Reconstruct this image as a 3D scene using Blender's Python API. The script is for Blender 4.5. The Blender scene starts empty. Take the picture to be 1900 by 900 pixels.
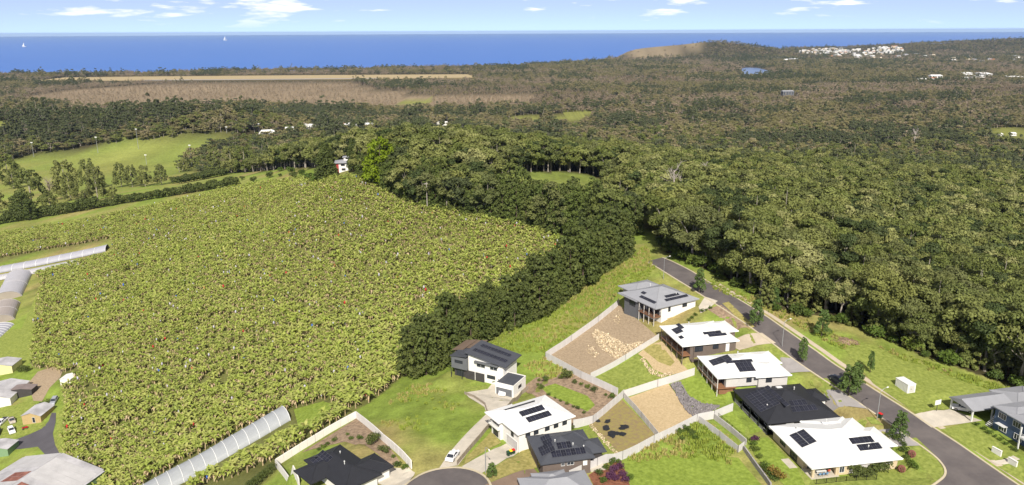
import bpy, bmesh, math, random
import numpy as np
from mathutils import Vector, Matrix
R = math.radians
scene = bpy.context.scene
col = scene.collection

# ------------------------------------------------------------------ camera
F, CZ = 1400.0, 180.0                       # focal length in 1900 px wide picture, metres above the sea
PITCH, ROLL = R(15.66), R(0.27)
cp, sp = math.cos(PITCH), math.sin(PITCH)
FW = np.array([0, cp, -sp]); RT0 = np.array([1., 0, 0]); UP0 = np.array([0, sp, cp])
RT = RT0*math.cos(ROLL) - UP0*math.sin(ROLL); UP = RT0*math.sin(ROLL) + UP0*math.cos(ROLL)
cam = bpy.data.cameras.new('camera'); camo = bpy.data.objects.new('camera', cam); col.objects.link(camo)
cam.sensor_fit = 'HORIZONTAL'; cam.sensor_width = 36.0; cam.lens = 36.0*F/1900.0
cam.clip_start = 1.0; cam.clip_end = 150000.0
M = Matrix.Identity(4)
for i in range(3):
    M[i][0] = RT[i]; M[i][1] = UP[i]; M[i][2] = -FW[i]
M[2][3] = CZ
camo.matrix_world = M
scene.camera = camo

# ------------------------------------------------------------------ sun, sky, exposure
SUN_EL, SUN_AZ = R(41.0), R(180.0 - 1.7)      # sun behind the camera; azimuth clockwise from +Y
sun = bpy.data.lights.new('sun', 'SUN'); sun.energy = 4.6; sun.angle = R(0.53); sun.color = (1.0, 0.94, 0.84)
suno = bpy.data.objects.new('sun', sun); col.objects.link(suno)
sd = Vector((math.sin(SUN_AZ)*math.cos(SUN_EL), math.cos(SUN_AZ)*math.cos(SUN_EL), math.sin(SUN_EL)))
suno.rotation_euler = sd.to_track_quat('Z', 'Y').to_euler(); suno.location = (0, -50, 400)
world = bpy.data.worlds.new('World'); scene.world = world; world.use_nodes = True
nt = world.node_tree; nt.nodes.clear()
def N(nt, kind, **kw):
    n = nt.nodes.new(kind)
    for k, v in kw.items():
        if k in n.inputs: n.inputs[k].default_value = v
        else: setattr(n, k, v)
    return n
def L(nt, a, b): nt.links.new(a, b)
sky = N(nt, 'ShaderNodeTexSky', sky_type='NISHITA', sun_disc=False, sun_elevation=SUN_EL, sun_rotation=SUN_AZ, altitude=15000.0, air_density=1.0, dust_density=1.0, ozone_density=1.0)
bg = N(nt, 'ShaderNodeBackground'); bg.inputs['Strength'].default_value = 0.095
out = N(nt, 'ShaderNodeOutputWorld')
tc = N(nt, 'ShaderNodeTexCoord'); sep = N(nt, 'ShaderNodeSeparateXYZ'); L(nt, tc.outputs['Generated'], sep.inputs[0])
cm = N(nt, 'ShaderNodeCombineXYZ'); L(nt, sep.outputs['X'], cm.inputs[0]); L(nt, sep.outputs['Y'], cm.inputs[1])
mz = N(nt, 'ShaderNodeMath', operation='MULTIPLY'); L(nt, sep.outputs['Z'], mz.inputs[0]); mz.inputs[1].default_value = 6.5; L(nt, mz.outputs[0], cm.inputs[2])
n1 = N(nt, 'ShaderNodeTexNoise'); n1.inputs['Scale'].default_value = 13.0; n1.inputs['Detail'].default_value = 7.0; n1.inputs['Roughness'].default_value = 0.55; L(nt, cm.outputs[0], n1.inputs['Vector'])
n2 = N(nt, 'ShaderNodeTexNoise'); n2.inputs['Scale'].default_value = 3.0; n2.inputs['Detail'].default_value = 2.0; L(nt, cm.outputs[0], n2.inputs['Vector'])
ad = N(nt, 'ShaderNodeMath', operation='MULTIPLY_ADD'); L(nt, n2.outputs['Fac'], ad.inputs[0]); ad.inputs[1].default_value = 0.45; L(nt, n1.outputs['Fac'], ad.inputs[2])
rm = N(nt, 'ShaderNodeMapRange'); L(nt, ad.outputs[0], rm.inputs['Value']); rm.inputs['From Min'].default_value = 0.755; rm.inputs['From Max'].default_value = 0.93; rm.inputs['To Max'].default_value = 0.9
el = N(nt, 'ShaderNodeMapRange'); L(nt, sep.outputs['Z'], el.inputs['Value']); el.inputs['From Min'].default_value = 0.003; el.inputs['From Max'].default_value = 0.03; el.inputs['To Min'].default_value = 0.25
mm = N(nt, 'ShaderNodeMath', operation='MULTIPLY'); L(nt, rm.outputs[0], mm.inputs[0]); L(nt, el.outputs[0], mm.inputs[1])
mx = N(nt, 'ShaderNodeMix', data_type='RGBA'); vl = N(nt, 'ShaderNodeMath', operation='MAXIMUM'); L(nt, mm.outputs[0], vl.inputs[0]); vl.inputs[1].default_value = 0.24; L(nt, vl.outputs[0], mx.inputs['Factor']); L(nt, sky.outputs[0], mx.inputs['A']); mx.inputs['B'].default_value = (10.2, 9.9, 10.6, 1)
L(nt, mx.outputs['Result'], bg.inputs['Color']); L(nt, bg.outputs[0], out.inputs['Surface'])
vs = scene.view_settings
scene.display_settings.display_device = 'sRGB'
vs.view_transform = 'Standard'; vs.look = 'None'; vs.gamma = 1.0; vs.use_curve_mapping = False; vs.exposure = 0.57
scene.cycles.use_denoising = True
scene.cycles.max_bounces = 6; scene.cycles.diffuse_bounces = 3; scene.cycles.glossy_bounces = 2; scene.cycles.transmission_bounces = 4
scene.cycles.transparent_max_bounces = 8; scene.cycles.volume_bounces = 0

# ------------------------------------------------------------------ picture <-> ground
def ray(px, py): return FW + RT*((px-950)/F) - UP*((py-450)/F)
def at_drop(px, py, drop):
    d = ray(px, py); return np.array([0, 0, CZ]) + d*(drop/-d[2])
def proj(p):
    q = np.atleast_2d(np.asarray(p, float)) - np.array([0, 0, CZ]); w = q@FW
    w = np.where(w < 1, 1, w)
    return 950+F*(q@RT)/w, 450-F*(q@UP)/w
CTRL = [(830,890,88),(700,830,91),(600,885,94),(1000,885,88),(1215,490,79),(1260,518,79.5),(1400,590,81.5),(1500,660,84),(1660,788,86.5),(1790,890,88.3),
(1700,700,85.5),(1890,760,88),(1600,600,85),(1850,680,88),(1440,840,89),(1280,850,91),(1200,885,91),(1150,760,91),(1250,760,89.8),(1100,690,90.5),
(1180,700,89.8),(1010,660,91.5),(1150,600,87.5),(1290,720,88.8),(1332,738,89),(1268,680,87.2),(1232,602,84),(880,710,93),(940,740,92),(780,780,92),(700,770,95),(950,640,93),(1050,560,90),(1150,500,84.5),(1190,460,81),
(770,690,97),(900,610,94),(1060,480,88),(760,620,101),(850,520,97),(960,440,90),(790,380,84),(640,325,80),(500,800,108),(400,860,113),(300,900,118),(540,770,106),(600,700,106),
(100,745,132),(40,800,134),(100,850,132),(20,700,136),(150,800,129),(200,700,126),(300,600,120),(400,500,114),(500,400,104),(560,340,91),(100,560,134),(20,560,139),(100,480,135),
(200,450,130),(10,490,139),(0,440,141),(100,410,138),(230,390,128),(400,350,114),(600,500,104),(700,450,95),(30,300,160),(250,290,157),(450,258,160),(130,350,150),(300,335,142),
(700,262,125),(1020,328,88),(1000,300,95),(1200,440,81),(1300,430,88),(1500,400,100),(1700,450,105),(1880,450,115),(1890,600,98),(1500,560,85),(1700,620,89),(1300,330,110),(1600,330,125),
(1890,330,138),(1300,270,150),(900,262,135),(1700,270,160),(600,900,94),(-200,800,140),(-200,500,145),(2150,800,94),(2150,600,105),(2150,450,125),(-200,330,160)]
C = np.array([at_drop(*c) for c in CTRL])
C = np.vstack([C, np.array([[0,40,92],[120,40,90],[-120,40,66],[0,-150,110],[250,-100,100],[-250,-100,60]], float)])
def tps_fit(C, lam=0.06, S=100.):
    xy = C[:, :2]/S; n = len(C)
    r2 = ((xy[:, None]-xy[None])**2).sum(-1); K = np.where(r2 > 0, 0.5*r2*np.log(np.maximum(r2, 1e-12)), 0)
    Pm = np.hstack([np.ones((n, 1)), xy]); A = np.zeros((n+3, n+3))
    A[:n, :n] = K + lam*np.eye(n); A[:n, n:] = Pm; A[n:, :n] = Pm.T
    b = np.zeros(n+3); b[:n] = C[:, 2]
    return np.linalg.solve(A, b)
W = tps_fit(C)
def sm(a, b, x):
    t = np.clip((x-a)/(b-a), 0, 1); return t*t*(3-2*t)
SHORE = np.array([[-9000,3250],[-2600,3480],[-1500,3600],[0,4050],[500,4750],[700,5150],[1000,5420],[1500,5600],[1850,5750],[2050,6300],[2600,6900],[4000,7600],[9000,8200]], float)
# level building pads: centre-frame x, y, rotation, x0, y0, x1, y1, level
PADS = []
def pad(ox, oy, rot, x0, y0, x1, y1, z, m=3.0): PADS.append((ox, oy, R(rot), x0, y0, x1, y1, z, m))
def vnoise(X, Y, s, seed=0):
    """cheap smooth value noise, 0..1"""
    X = np.asarray(X)/s; Y = np.asarray(Y)/s
    xi = np.floor(X).astype(np.int64); yi = np.floor(Y).astype(np.int64); fx = X-xi; fy = Y-yi
    fx = fx*fx*(3-2*fx); fy = fy*fy*(3-2*fy)
    def h(a, b):
        n = (a*374761393 + b*668265263 + seed*2246822519) & 0xffffffff
        n = ((n ^ (n >> 13))*1274126177) & 0xffffffff
        return ((n ^ (n >> 16)) & 0xffff)/65535.0
    return (h(xi, yi)*(1-fx)+h(xi+1, yi)*fx)*(1-fy) + (h(xi, yi+1)*(1-fx)+h(xi+1, yi+1)*fx)*fy
def terrain(x, y):
    x = np.asarray(x, float); shp = x.shape; X = x.ravel(); Y = np.asarray(y, float).ravel(); S = 100.; n = len(C)
    cx = np.clip(X, -560, 620); cy = np.clip(Y, -100, 1150)
    z = np.full(X.shape, W[n]) + W[n+1]*cx/S + W[n+2]*cy/S
    for i in range(n):
        r2 = ((cx-C[i, 0])/S)**2 + ((cy-C[i, 1])/S)**2
        z += W[i]*0.5*r2*np.log(np.maximum(r2, 1e-12))
    z = np.clip(z, 4, 140)
    f = sm(650, 1150, np.hypot(X*0.85, Y)); z = z*(1-f)+5.0*f
    z = np.where(z < 12, 12-7*np.tanh((12-z)/7), z)
    def bump(bx, by, sx, sy, h, rot=0):
        c, s = math.cos(rot), math.sin(rot); u = ((X-bx)*c+(Y-by)*s)/sx; v = (-(X-bx)*s+(Y-by)*c)/sy
        return h*np.exp(-(u*u+v*v))
    z = z + bump(-500,1250,200,110,40,-.1) + bump(-900,1240,260,140,44) + bump(-180,1310,160,80,12)
    z = z + bump(1330,5150,330,260,92) + bump(880,5080,260,150,52) + bump(1750,5300,330,250,42)
    z = z + bump(3800,5900,700,420,84) + bump(2300,6500,600,300,28) + bump(5200,6000,900,500,80) + bump(3000,6100,500,300,40)
    z = z + (vnoise(X, Y, 23, 5)-.5)*0.5 + (vnoise(X, Y, 7, 6)-.5)*0.25
    sy = np.interp(X, SHORE[:, 0], SHORE[:, 1])
    z = z - sm(-120, 60, Y-sy)*np.maximum(16, z+9)
    for ox, oy, rot, x0, y0, x1, y1, pz, m in PADS:
        c, s = math.cos(rot), math.sin(rot); u = (X-ox)*c+(Y-oy)*s; v = -(X-ox)*s+(Y-oy)*c
        d = np.hypot(np.maximum(np.maximum(x0-u, u-x1), 0), np.maximum(np.maximum(y0-v, v-y1), 0))
        f = 1-sm(0.6, m+0.6, d); z = z*(1-f)+pz*f
    return z.reshape(shp)
# house frames (origin = front-left eave corner, rotation) and their pads
HA = (45.0, 210.2, 30); HB = (45.5, 187.1, 13); HC = (50.8, 171.1, 8); HD = (57.8, 153.7, 10); HE = (60.9, 135.6, 10)
HF = (1.1, 146.6, 32); HG = (5.6, 136.0, 13); HI = (-12.8, 191.7, -28); HJ = (-44.8, 142.9, -46); HK = (104.1, 162.1, 12.6)
pad(*HA, 4, 7, 14, 25, 97.7, 3); pad(*HB, 4, 3, 20, 15, 95.5, 3); pad(*HC, 5, 1, 20, 13, 93.9, 2)
pad(*HD, 0, -.5, 19, 17, 90.7, 2.5); pad(*HE, -3, -4, 22, 17, 91.0, 1.0); pad(*HF, 0, 0, 15.5, 12, 90.4, 3); pad(*HG, 0, -2, 15, 11.5, 90.8, 2)
pad(*HI, -6, -5, 18, 10, 87.0, 3); pad(*HJ, -1, -2, 17, 14, 89.0, 3); pad(*HK, -1, -28, 20, 1, 92.9, 4)
# ground grid: fine near, coarse far
def axis(lo, hi, step, far, g=1.09):
    a = list(np.arange(lo, hi+step/2, step)); s = step; p = a[-1]
    while p < far: s = min(s*g, 260); p += s; a.append(p)
    s = step; p = a[0]; b = []
    while p > -far: s = min(s*g, 260); p -= s; b.append(p)
    return np.array(b[::-1]+a)
GX = axis(-190, 140, 1.3, 9200); GY = axis(118, 300, 1.3, 8600); GY = GY[GY > -420]
gxx, gyy = np.meshgrid(GX, GY)
GZ = terrain(gxx, gyy)
def gz(x, y):
    x = np.asarray(x, float); y = np.asarray(y, float)
    i = np.clip(np.searchsorted(GX, x)-1, 0, len(GX)-2); j = np.clip(np.searchsorted(GY, y)-1, 0, len(GY)-2)
    fx = np.clip((x-GX[i])/(GX[i+1]-GX[i]), 0, 1); fy = np.clip((y-GY[j])/(GY[j+1]-GY[j]), 0, 1)
    return (GZ[j, i]*(1-fx)+GZ[j, i+1]*fx)*(1-fy)+(GZ[j+1, i]*(1-fx)+GZ[j+1, i+1]*fx)*fy
TS = np.concatenate([np.arange(60, 700, 1.0), np.geomspace(700, 9000, 500)])
def P(px, py, h=0.0):
    """ground point seen at a pixel of the photograph"""
    d = ray(px, py); o = np.array([0, 0, CZ])
    p = o + TS[:, None]*d; g = p[:, 2]-h-gz(p[:, 0], p[:, 1]); i = int(np.argmax(g < 0))
    if g[i] >= 0: i = len(TS)-1
    a, b = TS[max(i-1, 0)], TS[i]
    for _ in range(22):
        m = (a+b)/2; q = o+m*d
        if q[2]-h-gz(q[0], q[1]) < 0: b = m
        else: a = m
    q = o+b*d
    return Vector((q[0], q[1], float(gz(q[0], q[1]))))
def G(x, y): return Vector((x, y, float(gz(x, y))))
def inpoly(px, py, poly):
    px = np.asarray(px, float); py = np.asarray(py, float); r = np.zeros(px.shape, bool); n = len(poly)
    for i in range(n):
        x1, y1 = poly[i]; x2, y2 = poly[(i+1) % n]
        if y1 == y2: continue
        c = ((y1 > py) != (y2 > py)) & (px < (x2-x1)*(py-y1)/(y2-y1)+x1); r ^= c
    return r

# ------------------------------------------------------------------ materials
def lin(c):
    return tuple(((v/255)/12.92 if v/255 <= 0.04045 else ((v/255+0.055)/1.055)**2.4) for v in c)
def mat(name, c, rough=0.75, var=0.12, scale=1.5, spec=0.25, metal=0.0, rnd=0.0, bump=0.0, c2=None, wave=None, emit=None):
    """procedural paint / stone / earth: colour broken up by noise, optional second colour, ribs and relief"""
    m = bpy.data.materials.new(name); m.use_nodes = True; t = m.node_tree; b = t.nodes['Principled BSDF']
    b.inputs['Roughness'].default_value = rough; b.inputs['Specular IOR Level'].default_value = spec; b.inputs['Metallic'].default_value = metal
    co = N(t, 'ShaderNodeTexCoord'); nz = N(t, 'ShaderNodeTexNoise'); nz.inputs['Scale'].default_value = scale; nz.inputs['Detail'].default_value = 5.0; nz.inputs['Roughness'].default_value = 0.6
    L(t, co.outputs['Object'], nz.inputs['Vector'])
    mixc = N(t, 'ShaderNodeMix', data_type='RGBA'); a = [v*(1-var) for v in c]; d = [min(1, v*(1+var)) for v in (c2 or c)]
    mixc.inputs['A'].default_value = (*a, 1); mixc.inputs['B'].default_value = (*d, 1)
    mr = N(t, 'ShaderNodeMapRange'); mr.inputs['From Min'].default_value = 0.32; mr.inputs['From Max'].default_value = 0.68; L(t, nz.outputs['Fac'], mr.inputs['Value']); L(t, mr.outputs[0], mixc.inputs['Factor'])
    res = mixc.outputs['Result']
    if rnd:
        oi = N(t, 'ShaderNodeObjectInfo'); hs = N(t, 'ShaderNodeHueSaturation'); ma = N(t, 'ShaderNodeMapRange')
        ma.inputs['To Min'].default_value = 1-rnd; ma.inputs['To Max'].default_value = 1+rnd
        L(t, oi.outputs['Random'], ma.inputs['Value']); L(t, ma.outputs[0], hs.inputs['Value']); L(t, res, hs.inputs['Color']); res = hs.outputs[0]
    L(t, res, b.inputs['Base Color'])
    if bump or wave:
        bp = N(t, 'ShaderNodeBump'); bp.inputs['Strength'].default_value = 1.0; bp.inputs['Distance'].default_value = bump or wave[1]
        if wave:
            w = N(t, 'ShaderNodeTexWave'); w.bands_direction = wave[2]; w.inputs['Scale'].default_value = wave[0]; L(t, co.outputs['Object'], w.inputs['Vector']); L(t, w.outputs['Fac'], bp.inputs['Height'])
        else: L(t, nz.outputs['Fac'], bp.inputs['Height'])
        L(t, bp.outputs[0], b.inputs['Normal'])
    return m
def foliage(name, cols, rough=0.62, trans=0.22, scale=0.35, var=0.28):
    """leaf material: hue by individual (object random) and by clump (noise), light passes through a little"""
    m = bpy.data.materials.new(name); m.use_nodes = True; t = m.node_tree; b = t.nodes['Principled BSDF']; o = t.nodes['Material Output']
    b.inputs['Roughness'].default_value = rough; b.inputs['Specular IOR Level'].default_value = 0.15
    oi = N(t, 'ShaderNodeObjectInfo'); cr = N(t, 'ShaderNodeValToRGB'); e = cr.color_ramp.elements
    while len(e) < len(cols): e.new(0.5)
    for i, c in enumerate(cols): e[i].position = i/(len(cols)-1) if len(cols) > 1 else 0; e[i].color = (*c, 1)
    L(t, oi.outputs['Random'], cr.inputs[0])
    co = N(t, 'ShaderNodeTexCoord'); nz = N(t, 'ShaderNodeTexNoise'); nz.inputs['Scale'].default_value = scale; nz.inputs['Detail'].default_value = 4.0; L(t, co.outputs['Object'], nz.inputs['Vector'])
    mr = N(t, 'ShaderNodeMapRange'); mr.inputs['From Min'].default_value = 0.3; mr.inputs['From Max'].default_value = 0.7; mr.inputs['To Min'].default_value = 1-var; mr.inputs['To Max'].default_value = 1+var
    L(t, nz.outputs['Fac'], mr.inputs['Value'])
    hs = N(t, 'ShaderNodeHueSaturation'); L(t, cr.outputs[0], hs.inputs['Color']); L(t, mr.outputs[0], hs.inputs['Value'])
    L(t, hs.outputs[0], b.inputs['Base Color'])
    tr = N(t, 'ShaderNodeBsdfTranslucent'); L(t, hs.outputs[0], tr.inputs['Color']); ms = N(t, 'ShaderNodeMixShader'); ms.inputs[0].default_value = trans
    L(t, b.outputs[0], ms.inputs[1]); L(t, tr.outputs[0], ms.inputs[2]); L(t, ms.outputs[0], o.inputs['Surface'])
    return m
MT = {}
MT['white_roof'] = mat('white_roof_steel', (.72,.72,.70), .55, .03, .4, wave=(1.6,.012,'X'))
MT['grey_roof'] = mat('grey_roof_steel', (.27,.275,.295), .5, .05, .4, wave=(1.6,.012,'X'))
MT['dark_roof'] = mat('charcoal_roof_steel', (.062,.066,.078), .5, .06, .4, wave=(1.6,.012,'X'))
MT['black_roof'] = mat('black_roof_tiles', (.022,.023,.028), .6, .10, .8, wave=(1.2,.03,'Y'))
MT['brown_roof'] = mat('brown_roof', (.16,.115,.085), .7, .1, .6)
MT['fascia'] = mat('fascia', (.55,.55,.54), .6, .03)
MT['dark_trim'] = mat('dark_trim', (.04,.04,.045), .5, .05)
MT['white_wall'] = mat('white_render', (.72,.70,.66), .8, .04, .5, bump=.003)
MT['cream_brick'] = mat('cream_brick', (.52,.42,.28), .85, .1, 4.0, bump=.006)
MT['brown_wall'] = mat('brown_cladding', (.14,.11,.095), .75, .08, 1, wave=(3.0,.01,'X'))
MT['dark_wall'] = mat('dark_cladding', (.055,.05,.05), .7, .1, 1, wave=(3.0,.01,'X'))
MT['grey_wall'] = mat('grey_cladding', (.12,.125,.135), .7, .06, 1)
MT['light_wall'] = mat('pale_grey_cladding', (.50,.48,.46), .75, .05, 1, wave=(2.5,.012,'Z'))
MT['blue_wall'] = mat('blue_weatherboard', (.075,.11,.19), .65, .06, 1, wave=(2.4,.015,'Z'))
MT['glass'] = mat('window_glass', (.03,.035,.045), .12, .1, .3, spec=.5)
MT['frame'] = mat('window_frame', (.65,.65,.64), .5, .02)
MT['dark_frame'] = mat('dark_window_frame', (.03,.03,.033), .5, .02)
MT['solar'] = mat('solar_cell', (.012,.013,.022), .32, .25, .7, spec=.35, rnd=.25)
MT['solar_rim'] = mat('panel_rim', (.22,.22,.24), .4, .05, metal=.6)
MT['concrete'] = mat('concrete', (.46,.42,.35), .85, .10, .35, c2=(.50,.45,.37), bump=.004)
MT['grey_concrete'] = mat('grey_concrete', (.30,.28,.27), .85, .10, .35, bump=.004)
MT['brown_concrete'] = mat('brown_concrete', (.21,.15,.11), .85, .10, .35, bump=.004)
MT['asphalt'] = mat('asphalt', (.105,.092,.092), .9, .12, .25, c2=(.12,.105,.10), bump=.004)
MT['farm_asphalt'] = mat('farm_asphalt', (.085,.08,.09), .9, .14, .2, bump=.004)
MT['kerb'] = mat('kerb_concrete', (.47,.41,.29), .85, .08, .5)
MT['path'] = mat('footpath_concrete', (.45,.38,.29), .85, .08, .5)
MT['fence_pale'] = mat('pale_steel_fence', (.56,.54,.53), .6, .05, .3, wave=(6.0,.01,'X'))
MT['fence_timber'] = mat('timber_paling', (.30,.25,.20), .85, .18, 2.5, wave=(8.0,.01,'X'))
MT['fence_black'] = mat('black_steel', (.015,.015,.016), .5, .05)
MT['timber'] = mat('timber_deck', (.22,.11,.06), .7, .15, 2)
MT['post'] = mat('pale_post', (.55,.52,.48), .6, .03)
MT['steel'] = mat('galvanised_steel', (.40,.41,.42), .45, .06, 2, metal=.5)
MT['rock_cream'] = mat('sandstone_rock', (.38,.27,.13), .9, .25, .9, c2=(.52,.44,.32), rnd=.35, bump=.03)
MT['rock_grey'] = mat('basalt_rock', (.14,.13,.135), .9, .25, .9, c2=(.22,.20,.20), bump=.03)
MT['weedmat'] = mat('black_weed_mat', (.02,.021,.024), .6, .2, 1)
MT['bark'] = mat('gum_bark', (.16,.14,.12), .85, .3, .5, c2=(.36,.32,.27))
MT['dark_bark'] = mat('dark_bark', (.10,.075,.055), .9, .25, .8)
MT['deadwood'] = mat('dead_wood', (.42,.37,.34), .9, .2, .8)
# foliage
MT['gum'] = foliage('gum_leaves', [(.114,.138,.035),(.150,.176,.044),(.106,.124,.042),(.185,.198,.055),(.122,.134,.050),(.164,.185,.054),(.212,.222,.070),(.132,.158,.042)], var=.28)
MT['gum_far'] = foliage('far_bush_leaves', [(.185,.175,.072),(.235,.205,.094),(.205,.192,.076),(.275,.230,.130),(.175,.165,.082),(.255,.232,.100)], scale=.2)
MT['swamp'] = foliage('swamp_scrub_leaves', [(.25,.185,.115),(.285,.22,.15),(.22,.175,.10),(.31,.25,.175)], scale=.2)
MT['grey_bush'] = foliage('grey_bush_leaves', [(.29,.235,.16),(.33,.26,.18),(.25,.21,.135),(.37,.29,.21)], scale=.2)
MT['dark_bush'] = foliage('dark_bush_leaves', [(.075,.092,.040),(.098,.110,.046),(.085,.098,.050)], scale=.2)
MT['belt'] = foliage('shelter_belt_leaves', [(.070,.092,.024),(.095,.118,.031),(.078,.098,.028),(.110,.130,.035)])
MT['belt_light'] = foliage('upper_belt_leaves', [(.080,.108,.026),(.105,.135,.032),(.090,.112,.032),(.125,.148,.038)])
MT['gum_pale'] = foliage('flowering_gum_leaves', [(.24,.25,.085),(.27,.27,.11),(.21,.235,.07)], var=.3)
MT['gum_deep'] = foliage('deep_green_gum_leaves', [(.052,.070,.024),(.062,.085,.026),(.07,.085,.034)], var=.3)
MT['shrub'] = foliage('shrub_leaves', [(.07,.11,.02),(.10,.15,.025),(.06,.09,.022),(.13,.17,.03)])
MT['street'] = foliage('street_tree_leaves', [(.085,.135,.036),(.105,.16,.042),(.09,.13,.034)])
MT['lime'] = foliage('lime_leaves', [(.17,.23,.012),(.16,.22,.012)])
MT['purple'] = foliage('purple_leaves', [(.09,.03,.07),(.12,.05,.10)])
MT['rustleaf'] = foliage('rusty_leaves', [(.22,.14,.03),(.19,.15,.04)])
MT['banana'] = foliage('banana_leaves', [(.295,.36,.068),(.38,.425,.10),(.268,.325,.072),(.43,.435,.14),(.33,.395,.074),(.405,.425,.125),(.245,.305,.064)], trans=.35, scale=.9, var=.30)
MT['banana_dead'] = foliage('dead_banana_leaves', [(.46,.35,.20),(.54,.43,.27),(.38,.28,.16)], trans=.1)
MT['hay'] = foliage('long_dry_grass', [(.42,.37,.12),(.35,.35,.09),(.48,.40,.17)], trans=.25)
MT['grasstuft'] = foliage('long_green_grass', [(.27,.34,.05),(.32,.37,.065),(.23,.31,.045)], trans=.25)
for nm, c in (('red', (.42,.02,.03)), ('blue', (.05,.12,.42)), ('silver', (.42,.40,.46))):
    MT['bag_'+nm] = mat('bunch_bag_'+nm, c, .5, .1)

# ------------------------------------------------------------------ mesh helpers
def tag(o, label=None, cat=None, group=None, kind=None):
    if label: o['label'] = label
    if cat: o['category'] = cat
    if group: o['group'] = group
    if kind: o['kind'] = kind
    return o
def empty(name, loc, rz=0.0, label=None, cat=None, group=None):
    o = bpy.data.objects.new(name, None); o.empty_display_size = 0.5; col.objects.link(o)
    o.location = loc; o.rotation_euler = (0, 0, rz); return tag(o, label, cat, group)
class MB:
    def __init__(s): s.v = []; s.f = []; s.mi = []
    def add(s, vs, fs, mi=0):
        o = len(s.v); s.v += [tuple(map(float, p)) for p in vs]; s.f += [tuple(i+o for i in f) for f in fs]; s.mi += [mi]*len(fs); return s
    def box(s, x0, y0, z0, x1, y1, z1, mi=0):
        return s.add([(x0,y0,z0),(x1,y0,z0),(x1,y1,z0),(x0,y1,z0),(x0,y0,z1),(x1,y0,z1),(x1,y1,z1),(x0,y1,z1)],
                     [(0,3,2,1),(4,5,6,7),(0,1,5,4),(1,2,6,5),(2,3,7,6),(3,0,4,7)], mi)
    def prism(s, poly, z0, z1, mi=0):
        n = len(poly)
        return s.add([(x,y,z0) for x,y in poly]+[(x,y,z1) for x,y in poly], [tuple(range(n))[::-1], tuple(range(n,2*n))]+[(i,(i+1)%n,n+(i+1)%n,n+i) for i in range(n)], mi)
    def xprism(s, prof, y0, y1, mi=0):
        """profile in x,z extruded along y"""
        n = len(prof)
        return s.add([(x,y0,z) for x,z in prof]+[(x,y1,z) for x,z in prof], [tuple(range(n)), tuple(range(n,2*n))[::-1]]+[(i,n+i,n+(i+1)%n,(i+1)%n) for i in range(n)], mi)
    def tube(s, pts, rads, k=6, mi=0, cap=True):
        pts = [Vector(p) for p in pts]; o = len(s.v); n = len(pts)
        for i, p in enumerate(pts):
            d = (pts[min(i+1,n-1)]-pts[max(i-1,0)]).normalized(); a = d.orthogonal().normalized(); b = d.cross(a)
            for j in range(k):
                t = 2*math.pi*j/k; q = p+(a*math.cos(t)+b*math.sin(t))*rads[i]; s.v.append((q.x,q.y,q.z))
        for i in range(n-1):
            for j in range(k):
                s.f.append((o+i*k+j, o+i*k+(j+1)%k, o+(i+1)*k+(j+1)%k, o+(i+1)*k+j)); s.mi.append(mi)
        if cap:
            s.f.append(tuple(o+j for j in range(k))[::-1]); s.f.append(tuple(o+(n-1)*k+j for j in range(k))); s.mi += [mi, mi]
        return s
    def mesh(s, name, mats, smooth=False):
        m = bpy.data.meshes.new(name); m.from_pydata(s.v, [], s.f)
        for t in (mats if isinstance(mats, (list, tuple)) else [mats]): m.materials.append(t)
        if any(s.mi): m.polygons.foreach_set('material_index', s.mi)
        if smooth: m.polygons.foreach_set('use_smooth', [True]*len(m.polygons))
        m.update(); return m
    def build(s, name, mats, parent=None, loc=None, rz=0.0, smooth=False, fix=False):
        m = s.mesh(name, mats, smooth)
        if fix:
            bm = bmesh.new(); bm.from_mesh(m); bmesh.ops.recalc_face_normals(bm, faces=bm.faces); bm.to_mesh(m); bm.free()
        return put(name, m, parent, loc, rz)
def put(name, m, parent=None, loc=None, rz=0.0, scale=None):
    o = bpy.data.objects.new(name, m); col.objects.link(o)
    if parent is not None: o.parent = parent
    if loc is not None: o.location = loc
    if rz: o.rotation_euler = (0, 0, rz)
    if scale is not None: o.scale = (scale,)*3 if isinstance(scale, (int, float)) else scale
    return o
def bevel(o, w=0.03, seg=2):
    b = o.modifiers.new('bevel', 'BEVEL'); b.width = w; b.segments = seg; b.limit_method = 'ANGLE'; return o
def drape(name, poly, material, off=0.03, step=2.0, kind='structure', thick=0.0):
    """a sheet laid on the ground: polygon in world x,y cut into a grid that follows the terrain"""
    bm = bmesh.new(); f = bm.faces.new([bm.verts.new((p[0], p[1], 0)) for p in poly])
    bmesh.ops.triangulate(bm, faces=[f])
    xs = [p[0] for p in poly]; ys = [p[1] for p in poly]
    for ax, lo, hi in ((0, min(xs), max(xs)), (1, min(ys), max(ys))):
        k = math.floor(lo/step)+1
        while k*step < hi:
            co = [0,0,0]; no = [0,0,0]; co[ax] = k*step; no[ax] = 1
            bmesh.ops.bisect_plane(bm, geom=bm.verts[:]+bm.edges[:]+bm.faces[:], dist=1e-5, plane_co=co, plane_no=no); k += 1
    bm.verts.ensure_lookup_table()
    z = gz([v.co.x for v in bm.verts], [v.co.y for v in bm.verts])
    c = (sum(xs)/len(xs), sum(ys)/len(ys)); z0 = float(gz(*c))
    for v, zz in zip(bm.verts, z): v.co = (v.co.x-c[0], v.co.y-c[1], zz+off-z0)
    bmesh.ops.recalc_face_normals(bm, faces=bm.faces)
    if sum(f.normal.z for f in bm.faces) < 0: bmesh.ops.reverse_faces(bm, faces=bm.faces)
    m = bpy.data.meshes.new(name); bm.to_mesh(m); bm.free(); m.materials.append(material)
    o = put(name, m, None, (c[0], c[1], z0)); o['kind'] = kind; return o
def pix(poly): return [tuple(P(*p)[:2]) for p in poly]
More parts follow.
